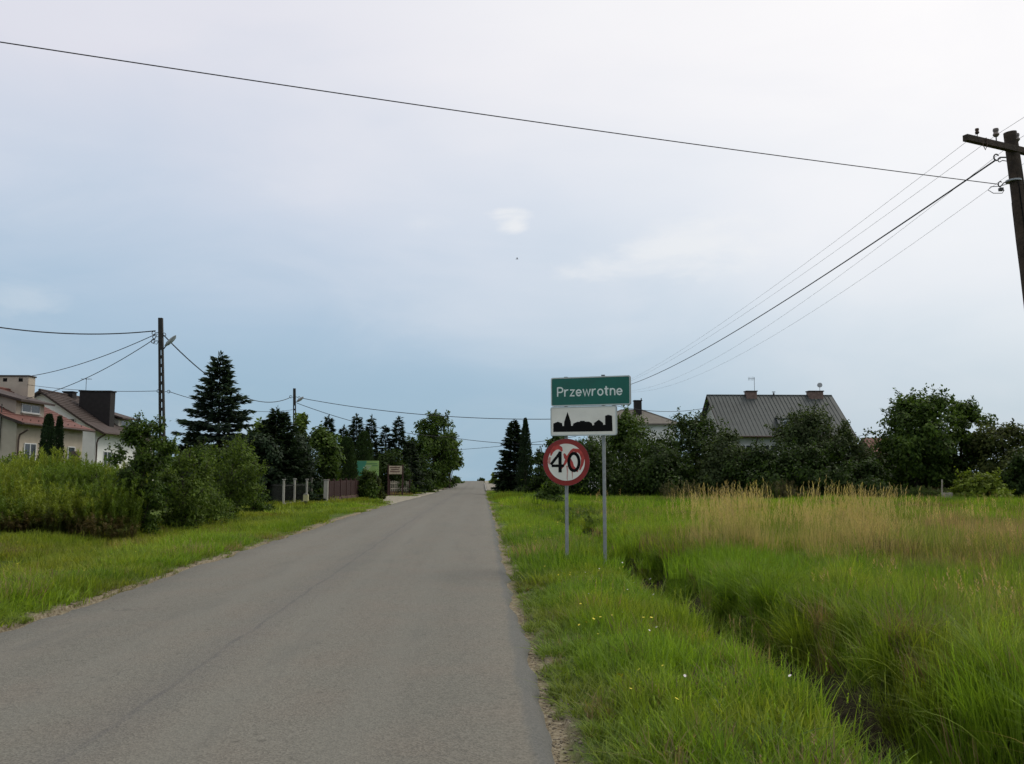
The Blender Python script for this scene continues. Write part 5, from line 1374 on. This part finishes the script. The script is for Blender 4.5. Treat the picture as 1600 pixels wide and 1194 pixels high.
def gable_house(name, label, x0, x1, y0, y1, eave, ridge, wall, roof, over=.55, gable_over=.45, mat_under='soffit_dark'):
    """ridge runs along y"""
    xm = (x0 + x1) / 2; zb = min(gz(x0, y0), gz(x1, y0), gz(x1, y1)) - .3
    root = thing(name, (xm, (y0 + y1) / 2, zb), label, 'house')
    mb = MB(); mb.prism([(x0, y0, zb), (x1, y0, zb), (x1, y0, eave), (xm, y0, ridge), (x0, y0, eave)], (0, y1 - y0, 0)); mb.build('wall', MATS[wall], root)
    sl = (ridge - eave) / (x1 - xm); ya, yb = y0 - gable_over, y1 + gable_over; t = .05
    for s in (-1, 1):
        xe = xm + s * ((x1 - x0) / 2 + over); ze = ridge - sl * ((x1 - x0) / 2 + over)
        xf = xm + s * ((x1 - x0) / 2 - .5); zf = ridge - sl * ((x1 - x0) / 2 - .5)
        kick = .16       # slight bell-cast at the eave
        q = [(xm, ya, ridge + t), (xm, yb, ridge + t), (xf, yb, zf + t), (xf, ya, zf + t)]
        q2 = [(xf, ya, zf + t), (xf, yb, zf + t), (xe, yb, ze + kick + t), (xe, ya, ze + kick + t)]
        mb = MB(); mb.prism(q, (0, 0, .14)); mb.prism(q2, (0, 0, .14)); r = mb.build('roof_slope', MATS[roof], root)
        # tile courses as battens across the slope
        m = MB()
        for k in range(1, 15):
            u = k / 15; xa = xm + (xf - xm) * u; za = ridge + (zf - ridge) * u + t + .141
            m.box(min(xa, xa + s * .05), max(xa, xa + s * .05), ya + .02, yb - .02, za - .012, za + .010)
        o = m.build('tile_courses', MATS[roof], r); o['kind'] = 'stuff'
        m = MB(); m.tube([(xe + s * .06, ya, ze + kick + .10), (xe + s * .06, yb, ze + kick + .07)], .065, 8); m.build('gutter', MATS['pipe_brown'], r, True)
        m = MB(); m.prism([(xm, ya - .03, ridge + .02), (xf, ya - .03, zf + .02), (xe, ya - .03, ze + kick + .02), (xe, ya - .03, ze + kick + .19), (xf, ya - .03, zf + .19), (xm, ya - .03, ridge + .19)], (0, .025, 0)); m.build('bargeboard', MATS[mat_under], r)
    m = MB(); m.tube([(xm, ya, ridge + .20), (xm, yb, ridge + .20)], .10, 8); m.build('ridge_tiles', MATS[roof], root, True)
    return root, zb
# red roofed house at the left edge
xa = at(22, 738, 52).x
HA, zb = gable_house('village_house', 'beige house with red roof, dormer and wide vented chimney at the left edge', xa - 10, xa, 52, 60.5, 4.45, 7.0, 'render_beige', 'roof_red')
chimney(HA, xa - 9.0, xa - 3.75, 60.3, 61.2, 5.6, at(20, 590, 61).z, 'render_beige', 'soffit_dark', 5)
m = MB(); m.prism([(xa - .95, 53.6, 5.05), (xa - .95, 53.6, 5.95), (xa - 4.2, 53.6, 6.85)], (0, 3.4, 0)); dm = m.build('dormer', MATS['render_beige'], HA); dm['label'] = 'shed dormer with a small white window'
m = MB(); m.prism([(xa - .45, 53.2, 5.86), (xa - .45, 57.4, 5.86), (xa - 4.5, 57.4, 6.98), (xa - 4.5, 53.2, 6.98)], (0, 0, .13)); m.build('dormer_roof', MATS['roof_brown'], dm)
window_x(HA, xa - .95, 54.2, 56.4, 5.27, 5.82)
window_x(HA, xa, 52.9, 54.3, 2.05, 3.35); window_x(HA, xa, 58.4, 59.4, 2.4, 3.3, panes=1)
m = MB(); m.box(xa + .003, xa + .05, 58.9, 60.1, 1.0, 3.0); m.build('door', MATS['soffit_dark'], HA)
m = MB(); m.tube([(xa + .62, 52.1, 4.1), (xa + .15, 52.1, 3.8), (xa + .09, 52.1, 3.5), (xa + .09, 52.1, .2)], .055, 8); m.build('downpipe', MATS['pipe_brown'], HA, True)
m = MB(); m.tube([(xa - .9, 51.95, 5.6), (xa - .9, 51.95, 2.9)], .03, 6); m.build('wall_mast', MATS['dark_steel'], HA, True)
for k in range(9):
    m = MB(); yy = 52.3 + k * .95; m.tube([(xa + .15, yy, 4.62), (xa + .15, yy, 4.76)], .03, 6); m.build('snow_guard', MATS['pipe_brown'], HA, True)
# white house behind it
xb = at(146, 738, 66).x
HB, zb = gable_house('village_house', 'white house with dark brown roof and two black chimneys', xb - 8.1, xb, 66, 75, 4.75, 7.5, 'render_white', 'roof_brown', over=.75)
def slope_z(h_x1, ridge, eave, half_, x): return ridge - (ridge - eave) / half_ * (x - (h_x1 - half_))
chimney(HB, at(118, 738, 69).x, at(167, 738, 69).x, 69, 69.9, 5.0, at(140, 612, 69).z, 'chimney_black', 'chimney_black')
chimney(HB, at(92, 738, 70).x, at(107, 738, 70).x, 70, 70.7, 6.2, at(100, 613, 70).z, 'chimney_black', 'chimney_black')
m = MB(); px_ = at(134, 613, 69.4); m.tube([px_, px_ + Vector((0, 0, 1.1))], .02, 6); an = m.build('antenna', MATS['dark_steel'], HB, True)
m = MB(); 
for k in range(4): m.tube([px_ + Vector((-.3 + k * .2, -.25, 1.05)), px_ + Vector((-.3 + k * .2, .25, 1.05))], .014, 5)
m.tube([px_ + Vector((-.4, 0, 1.05)), px_ + Vector((.4, 0, 1.05))], .018, 5); m.build('antenna_array', MATS['dark_steel'], an)
m = MB(); m.prism([(xb - .6, 71.5, 4.9), (xb - .6, 71.5, 5.9), (xb - 3.2, 71.5, 6.7)], (0, 3, 0)); dm = m.build('dormer', MATS['render_cream'], HB)
m = MB(); m.prism([(xb - .1, 71.1, 5.88), (xb - .1, 74.9, 5.88), (xb - 3.3, 74.9, 6.85), (xb - 3.3, 71.1, 6.85)], (0, 0, .12)); m.build('dormer_roof', MATS['roof_brown'], dm)
window_x(HB, xb - .6, 72.0, 74.0, 5.15, 5.8)
window_x(HB, xb, 67.5, 68.9, 2.0, 3.2)
m = MB(); m.tube([(xb + .78, 66.1, 4.5), (xb + .2, 66.1, 4.1), (xb + .10, 66.1, 3.8), (xb + .10, 66.1, .2)], .06, 8); m.build('downpipe', MATS['pipe_brown'], HB, True)
window_y(HB, 66, xb - 2.6, xb - 1.5, 5.0, 5.6, panes=1)
# far house behind the white one
HF, zb = gable_house('village_house', 'small far roof just right of the white house', at(195, 738, 92).x - 6, at(195, 738, 92).x, 92, 100, 5.2, 7.4, 'render_cream', 'roof_brown')
# pale roofed house behind the hedge
zr = at(1001, 643, 92).z; ze = at(1060, 664, 88).z; x0, x1 = at(925, 738, 88).x, at(1066, 738, 88).x; xa_, xb_ = at(972, 738, 92).x, at(1004, 738, 92).x
zb = gz(x0, 92) - .3
HD = thing('village_house', ((x0 + x1) / 2, 92, zb), 'house with pale grey hipped roof and black chimney half hidden behind the hedge', 'house')
m = MB(); m.box(x0 + .5, x1 - .5, 88.5, 95.5, zb, ze + .02); m.build('wall', MATS['render_white'], HD)
for q in ([(x0, 88, ze), (x1, 88, ze), (xb_, 92, zr), (xa_, 92, zr)], [(x1, 88, ze), (x1, 96, ze), (xb_, 92, zr)], [(x1, 96, ze), (x0, 96, ze), (xa_, 92, zr), (xb_, 92, zr)], [(x0, 96, ze), (x0, 88, ze), (xa_, 92, zr)]):
    m = MB(); m.prism(q, (0, 0, .14)); m.build('roof_slope', MATS['roof_pale'], HD)
m = MB(); m.tube([(x1, 88, ze + .15), (xb_, 92, zr + .15), (xa_, 92, zr + .15), (x0, 88, ze + .15)], .08, 6); m.build('ridge_tiles', MATS['roof_pale'], HD, True)
chimney(HD, at(995, 738, 90).x, at(1006, 738, 90).x, 90.6, 91.4, ze + .5, at(1000, 627, 91).z, 'chimney_black', 'chimney_black')
m = MB(); q = at(1002, 626, 91.0); m.tube([q, q + Vector((0, 0, .25))], .06, 6); m.build('flue', MATS['dark_steel'], HD, True)
window_y(HD, 88.5, x1 - 3.4, x1 - 2.0, 2.8, 4.2); window_y(HD, 88.5, x0 + 2.0, x0 + 3.4, 2.8, 4.2)
# grey metal roof house, ridge along x
xl, xr = at(1107, 738, 80).x, at(1304, 738, 80).x; rz = at(1200, 620, 80).z; ez = at(1240, 683, 75).z
zb = gz(xl, 80) - .3
HC = thing('village_house', ((xl + xr) / 2, 80, zb), 'house with large grey green sheet metal roof behind the right hedge', 'house')
fw_ = 4.35; sl = (rz - ez) / 5.0; we = rz - sl * fw_
m = MB(); m.prism([(xl + .45, 80 - fw_, zb), (xl + .45, 80 + fw_, zb), (xl + .45, 80 + fw_, we), (xl + .45, 80, rz), (xl + .45, 80 - fw_, we)], (xr - xl - .9, 0, 0)); m.build('wall', MATS['render_grey'], HC)
for s, nm in ((-1, 'front'), (1, 'rear')):
    m = MB(); m.prism([(xl, 80, rz + .03), (xr, 80, rz + .03), (xr, 80 + s * 5, ez + .03), (xl, 80 + s * 5, ez + .03)], (0, 0, .08)); r = m.build('roof_slope', MATS['roof_metal'], HC)
    k = 0; xx = xl + .28
    sm = MB()
    while xx < xr - .1:
        sm.prism([(xx - .018, 80 + s * .05, rz + .095), (xx + .018, 80 + s * .05, rz + .095), (xx + .018, 80 + s * 4.98, ez + .115), (xx - .018, 80 + s * 4.98, ez + .115)], (0, 0, .045))
        xx += .36
    o = sm.build('standing_seams', MATS['roof_metal'], r); o['kind'] = 'stuff'
    m = MB(); m.tube([(xl, 80 + s * 5.06, ez + .04), (xr, 80 + s * 5.06, ez + .02)], .07, 8); m.build('gutter', MATS['pipe_brown'], r, True)
for xe in (xl, xr):
    m = MB(); e = -.03 if xe == xl else .005
    m.prism([(xe + e, 75.0, ez - .05), (xe + e, 80, rz - .05), (xe + e, 85, ez - .05), (xe + e, 85, ez + .13), (xe + e, 80, rz + .13), (xe + e, 75, ez + .13)], (.025, 0, 0)); m.build('bargeboard', MATS['soffit_dark'], HC)
m = MB(); m.tube([(xl, 80, rz + .13), (xr, 80, rz + .13)], .07, 8); m.build('ridge_cap', MATS['roof_metal'], HC, True)
for px0, px1, top in ((1168, 1184, 612), (1266, 1288, 612)):
    c = chimney(HC, at(px0, 738, 80).x, at(px1, 738, 80).x, 79.55, 80.3, rz - .9, at(px0, top, 79.6).z, 'chimney_brick', 'soffit_dark')
q = at(1179, 611, 79.9)
m = MB(); m.tube([q, q + Vector((0, 0, 1.3))], .02, 6); an = m.build('antenna', MATS['dark_steel'], HC, True)
m = MB(); m.tube([q + Vector((-.55, 0, 1.15)), q + Vector((.05, 0, 1.15))], .016, 5)
for k in range(5): m.tube([q + Vector((-.55 + k * .13, 0, .98)), q + Vector((-.55 + k * .13, 0, 1.32))], .012, 5)
m.build('antenna_array', MATS['dark_steel'], an)
q = at(1209, 620, 80); m = MB(); m.tube([q - Vector((0, 0, .3)), q + Vector((0, 0, .34))], .085, 8); m.tube([q + Vector((0, 0, .42)), q + Vector((0, 0, .47))], .16, 8); m.tube([q + Vector((0, 0, .34)), q + Vector((0, 0, .42))], .02, 5); m.build('vent_pipe', MATS['dark_steel'], HC, True)
q = at(1281, 611, 79.8); m = MB(); m.tube([q, q + Vector((0, 0, .55))], .02, 6); dsh = m.build('dish_mast', MATS['dark_steel'], HC, True)
m = MB(); m.tube([q + Vector((-.02, -.1, .5)), q + Vector((-.05, -.17, .52)), q + Vector((-.07, -.21, .53))], [.02, .20, .24], 12); m.build('satellite_dish', MATS['lamp_grey'], dsh, True)
# roof window dormer
def roof_pt(px, f): # f: 0 ridge .. 1 eave on the front slope
    Y = 80 - 5 * f; return Vector((at(px, 738, Y).x, Y, rz + (ez - rz) * f + .12))
q = roof_pt(1233, .82)
m = MB(); m.prism([(q.x - .62, q.y - .15, q.z - .14), (q.x - .62, q.y - .15, q.z + .78), (q.x - .62, q.y + 1.25, q.z + .86)], (1.24, 0, 0)); dm = m.build('dormer', MATS['render_grey'], HC); dm['label'] = 'small grey roof dormer with a pale top light'
m = MB(); m.prism([(q.x - .75, q.y - .35, q.z + .79), (q.x + .75, q.y - .35, q.z + .79), (q.x + .75, q.y + 1.35, q.z + .96), (q.x - .75, q.y + 1.35, q.z + .96)], (0, 0, .06)); m.build('dormer_roof', MATS['roof_metal'], dm)
window_y(HC, q.y - .15, q.x - .45, q.x + .5, q.z + .05, q.z + .66, panes=1)
window_y(HC, 80 - fw_, at(1196, 738, 75).x, at(1220, 738, 75).x, 2.6, 4.0)
for xx in (xl + 1.6, xl + 7.5):
    window_y(HC, 80 - fw_, xx, xx + 1.2, 2.6, 4.0)
window_x(HC, xl + .45, 79.2, 80.6, 5.2, 6.4, -1)
m = MB(); m.tube([(at(1186, 738, 75).x, 74.98, ez), (at(1186, 738, 75).x, 75.55, ez - .5), (at(1186, 738, 75).x, 75.57, .2)], .05, 8); m.build('downpipe', MATS['pipe_brown'], HC, True)
# little red roof between the fruit tree and the largest leafy tree
xe = at(1349, 738, 86).x; xf = at(1440, 738, 86).x; zr = at(1380, 686, 86).z; zb = gz(xe, 86) - .3
HE = thing('shed', ((xe + xf) / 2, 86, zb), 'small building with a red tiled roof showing between hedge trees', 'building')
m = MB(); m.prism([(xe + .3, 83.2, zb), (xe + .3, 88.8, zb), (xe + .3, 88.8, zr - 1.75), (xe + .3, 86, zr), (xe + .3, 83.2, zr - 1.75)], (xf - xe - .6, 0, 0)); m.build('wall', MATS['chimney_brick'], HE)
for s in (-1, 1):
    m = MB(); m.prism([(xe, 86, zr + .03), (xf, 86, zr + .03), (xf, 86 + s * 3.2, zr - 1.97), (xe, 86 + s * 3.2, zr - 1.97)], (0, 0, .1)); m.build('roof_slope', MATS['roof_red'], HE)

# ------------------------------------------------------------------ fences, boards and small roadside things
def ground_pt(px, Y):
    p = at(px, 738, Y); return Vector((p.x, Y, gz(p.x, Y)))
FP = [ground_pt(418, 45.5), ground_pt(444, 42.6), ground_pt(461, 43.8), ground_pt(480, 45.2), ground_pt(487, 48.3), ground_pt(510, 46.6)]
PF = thing('pale_post_fence', FP[1], 'fence of pale posts with dark bar panels on the left verge', 'fence')
for i, p in enumerate(FP):
    w = .048 if i < 5 else .11; h = [1.28, 1.30, 1.30, 1.28, 1.34, 1.26][i]
    m = MB(); m.cbox(p.x - w, p.x + w, p.y - w, p.y + w, p.z - .2, p.z + h, .012); po = m.build('post', MATS['fence_post_pale'], PF)
    m = MB(); m.cbox(p.x - w - .03, p.x + w + .03, p.y - w - .03, p.y + w + .03, p.z + h + .001, p.z + h + .05, .012); m.build('cap', MATS['kerb_concrete'], po)
def bar_panel(root, a, b, h, mat, gap=.11, plinth=None, w=.012):
    d_ = (b - a); L = Vector((d_.x, d_.y, 0)).length; u = Vector((d_.x, d_.y, 0)) / L; n = Vector((-u.y, u.x, 0))
    for zz in (.22, h - .1):
        m = MB(); m.tube([a + u * .09 + Vector((0, 0, zz)), b - u * .09 + Vector((0, 0, zz))], .02, 6); m.build('rail', MATS[mat], root)
    m = MB(); s = .14
    while s < L - .1:
        q = a.lerp(b, s / L); m.tube([q + Vector((0, 0, .1)), q + Vector((0, 0, h))], w, 5); s += gap
    o = m.build('bars', MATS[mat], root); o['kind'] = 'stuff'
    if plinth:
        m = MB(); m.prism([a + u * .09 + n * .04 + Vector((0, 0, -.1)), b - u * .09 + n * .04 + Vector((0, 0, -.1)), b - u * .09 - n * .04 + Vector((0, 0, -.1)), a + u * .09 - n * .04 + Vector((0, 0, -.1))], (0, 0, .30)); m.build('plinth', MATS[plinth], root)
for i, pl in ((0, None), (1, 'fence_post_pale'), (2, 'fence_post_pale'), (3, None)):
    bar_panel(PF, FP[i], FP[i + 1], 1.12, 'fence_panel_dark', .12, pl, .011)
BF = thing('brown_fence', ground_pt(512, 47), 'dark red brown picket fence on a brick plinth along the left verge', 'fence')
BP = [ground_pt(px, Y) for px, Y in ((514, 47.2), (522, 48.6), (532, 50.2), (541, 52.0), (548, 53.8), (555, 55.6), (564, 57.6))]
for i, p in enumerate(BP):
    m = MB(); m.cbox(p.x - .06, p.x + .06, p.y - .06, p.y + .06, p.z - .1, p.z + 1.36, .012); m.build('post', MATS['fence_wood'], BF)
for a, b in zip(BP[:-1], BP[1:]):
    d_ = b - a; L = Vector((d_.x, d_.y, 0)).length; u = Vector((d_.x, d_.y, 0)) / L; n = Vector((-u.y, u.x, 0))
    m = MB(); m.prism([a + u * .065 + n * .09 + Vector((0, 0, -.15)), b - u * .065 + n * .09 + Vector((0, 0, -.15)), b - u * .065 - n * .09 + Vector((0, 0, -.15)), a + u * .065 - n * .09 + Vector((0, 0, -.15))], (0, 0, .50)); m.build('plinth', MATS['plinth_brick'], BF)
    for zz in (.5, 1.08):
        m = MB(); m.prism([a + u * .065 + n * .03 + Vector((0, 0, zz)), b - u * .065 + n * .03 + Vector((0, 0, zz)), b - u * .065 + Vector((0, 0, zz)), a + u * .065 + Vector((0, 0, zz))], (0, 0, .08)); m.build('rail', MATS['fence_wood'], BF)
    s = .14
    while s < L - .12:
        q = a + u * s - n * .004
        m = MB(); zq = a.z + (b.z - a.z) * s / L
        m.prism([Vector((q.x, q.y, zq + .38)) - u * .04, Vector((q.x, q.y, zq + .38)) + u * .04, Vector((q.x, q.y, zq + 1.2)) + u * .04, Vector((q.x, q.y, zq + 1.26)), Vector((q.x, q.y, zq + 1.2)) - u * .04], -n * .02); m.build('picket', MATS['fence_wood'], BF)
        s += .125
p = ground_pt(479, 42.8)
cbx = thing('utility_box', p, 'small pale yellow utility box on a dark stub before the pale fence', 'utility box')
m = MB(); m.cbox(p.x - .07, p.x + .07, p.y - .06, p.y + .06, p.z - .1, p.z + .30, .01); m.build('stub', MATS['fence_panel_dark'], cbx)
m = MB(); m.cbox(p.x - .12, p.x + .12, p.y - .10, p.y + .10, p.z + .301, p.z + .62, .015); m.build('box', MATS['box_yellow'], cbx)
m = MB(); m.cbox(p.x - .09, p.x + .09, p.y - .13, p.y + .09, p.z + .621, p.z + .66, .01); m.build('lid', MATS['kerb_concrete'], cbx)
# green banner board
p = ground_pt(575, 64); L_, R_ = at(557, 738, 64).x, at(592, 738, 64).x; zt, zl = at(575, 720, 64).z, at(575, 744, 64).z
bn = thing('banner_board', p, 'green advertising board with pale print lines before the clipped thujas', 'billboard')
for xx in (L_ + .15, R_ - .15):
    m = MB(); m.box(xx - .04, xx + .04, 64.0, 64.08, p.z - .2, zt - .05); m.build('post', MATS['dark_steel'], bn)
m = MB(); m.box(L_, R_, 63.95, 63.995, zl, zt); pn = m.build('panel', MATS['banner_lime'], bn)
m = MB(); m.prism([(L_ + .02, 63.945, zl + .02), (L_ + .45, 63.945, zl + .02), (L_ + .75, 63.945, zt - .02), (L_ + .02, 63.945, zt - .02)], (0, .004, 0)); m.build('teal_field', MATS['banner_teal'], pn)
for k, (f0, f1, zf, mt) in enumerate(((.40, .92, .80, 'banner_print_dark'), (.38, .66, .66, 'banner_print'), (.30, .62, .56, 'banner_print'), (.42, .58, .46, 'banner_print'), (.70, .94, .68, 'banner_print_dark'))):
    m = MB(); w_ = R_ - L_; m.box(L_ + w_ * f0, L_ + w_ * f1, 63.938, 63.9435, zl + (zt - zl) * (zf - .028), zl + (zt - zl) * (zf + .028)); m.build('print_line', MATS[mt], pn)
# cream notice board on dark posts
p = ground_pt(616, 73); L_, R_ = at(607, 738, 73).x, at(627, 738, 73).x; zt, zl = at(616, 728, 73).z, at(616, 741, 73).z
nbd = thing('notice_board', p, 'cream and brown notice board on dark posts above the pale pickets', 'sign')
for xx in (L_ - .02, R_ + .12):
    m = MB(); m.box(xx - .05, xx + .05, 73.0, 73.1, p.z - .2, zt + .12); m.build('post', MATS['fence_wood'], nbd)
m = MB(); m.box(L_ + .04, R_ + .06, 72.96, 72.995, zl, zt); pn = m.build('panel', MATS['board_cream'], nbd)
for k, (f0, f1, zf) in enumerate(((.1, .9, .80), (.2, .8, .55), (.12, .88, .30))):
    m = MB(); w_ = R_ - L_; m.box(L_ + w_ * f0, L_ + w_ * f1, 72.952, 72.9585, zl + (zt - zl) * (zf - .06), zl + (zt - zl) * (zf + .06)); m.build('print_line', MATS['board_print'], pn)
# pale picket fence with dark posts
pk = thing('picket_fence', ground_pt(622, 74), 'short pale grey picket fence left of the big round tree', 'fence')
A_, B_ = ground_pt(609, 74), ground_pt(640, 76)
for f in (0, .5, 1):
    q = A_.lerp(B_, f); m = MB(); m.cbox(q.x - .06, q.x + .06, q.y - .02, q.y + .10, q.z - .1, q.z + 1.35, .01); m.build('post', MATS['fence_wood'], pk)
m = MB(); m.prism([A_ + Vector((.07, .02, -.1)), B_ + Vector((-.07, .02, -.1)), B_ + Vector((-.07, .1, -.1)), A_ + Vector((.07, .1, -.1))], (0, 0, .45)); m.build('plinth', MATS['plinth_brick'], pk)
for k in range(11):
    q = A_.lerp(B_, (k + .7) / 11.6); m = MB(); m.cbox(q.x - .045, q.x + .045, q.y - .04, q.y - .01, q.z + .36, q.z + 1.22 + .03 * math.sin(k), .008); m.build('picket', MATS['fence_grey_wood'], pk)
for zz in (.55, 1.0):
    m = MB(); m.prism([A_ + Vector((.07, 0, zz)), B_ + Vector((-.07, 0, zz)), B_ + Vector((-.07, .05, zz)), A_ + Vector((.07, .05, zz))], (0, 0, .08)); m.build('rail', MATS['fence_grey_wood'], pk)
# dark plank gate by the footway
p = ground_pt(792, 94); gt = thing('plank_gate', p, 'dark plank gate under the black green conifer by the footway', 'gate')
L_, R_ = at(782, 738, 94).x, at(806, 738, 94).x
for xx in (L_, R_):
    m = MB(); m.cbox(xx - .07, xx + .07, 93.95, 94.09, p.z - .1, p.z + 1.7, .01); m.build('post', MATS['fence_panel_dark'], gt)
for k in range(11):
    x0 = L_ + .08 + k * (R_ - L_ - .16) / 11; m = MB(); m.box(x0 + .006, x0 + (R_ - L_ - .16) / 11 - .006, 94.0, 94.025, p.z + .1, p.z + 1.55); m.build('plank', MATS['fence_panel_dark'], gt)
for zz in (.4, 1.2):
    m = MB(); m.box(L_ + .08, R_ - .08, 94.026, 94.06, p.z + zz, p.z + zz + .1); m.build('rail', MATS['fence_panel_dark'], gt)
# leaning stake and weathered box at the foot of the right hedge
p = ground_pt(1470, 49); m = MB(); m.tube([p - Vector((0, 0, .2)), p + Vector((.02, 0, .7)), p + Vector((.05, 0, 1.35))], [.055, .05, .04], 8); tag(m.build('stake', MATS['fence_grey_wood'], None, True), 'grey wooden stake standing at the hedge left of the lime bush', 'stake')
p = ground_pt(1478, 47.5); bx_ = thing('crate', p, 'weathered beige wooden crate on the grass left of the lime bush', 'crate')
for k in range(4):
    m = MB(); m.cbox(p.x - .22, p.x + .22, p.y - .2, p.y - .18, p.z + .16 + k * .115, p.z + .265 + k * .115, .004); m.build('board', MATS['fence_grey_wood'], bx_)
for sx in (-1, 1):
    m = MB(); m.box(p.x + sx * .2 - .02, p.x + sx * .2 + .02, p.y - .178, p.y + .18, p.z - .02, p.z + .62); m.build('side', MATS['fence_grey_wood'], bx_)
# bird high over the road
q = at(808, 405, 150); m = MB()
m.tube([q + Vector((-.28, 0, -.02)), q + Vector((-.1, 0, .03)), q + Vector((.12, 0, .02)), q + Vector((.22, 0, .0))], [.01, .06, .055, .01], 8)
m.add([q + Vector((-.05, 0, .05)), q + Vector((.10, 0, .05)), q + Vector((.02, -.45, .22)), q + Vector((-.10, -.42, .20)), q + Vector((.02, .45, .22)), q + Vector((-.10, .42, .20))], [(0, 1, 2, 3), (0, 5, 4, 1)])
tag(m.build('bird', MATS['feather'], None), 'tiny dark bird flying below the small cloud', 'bird')
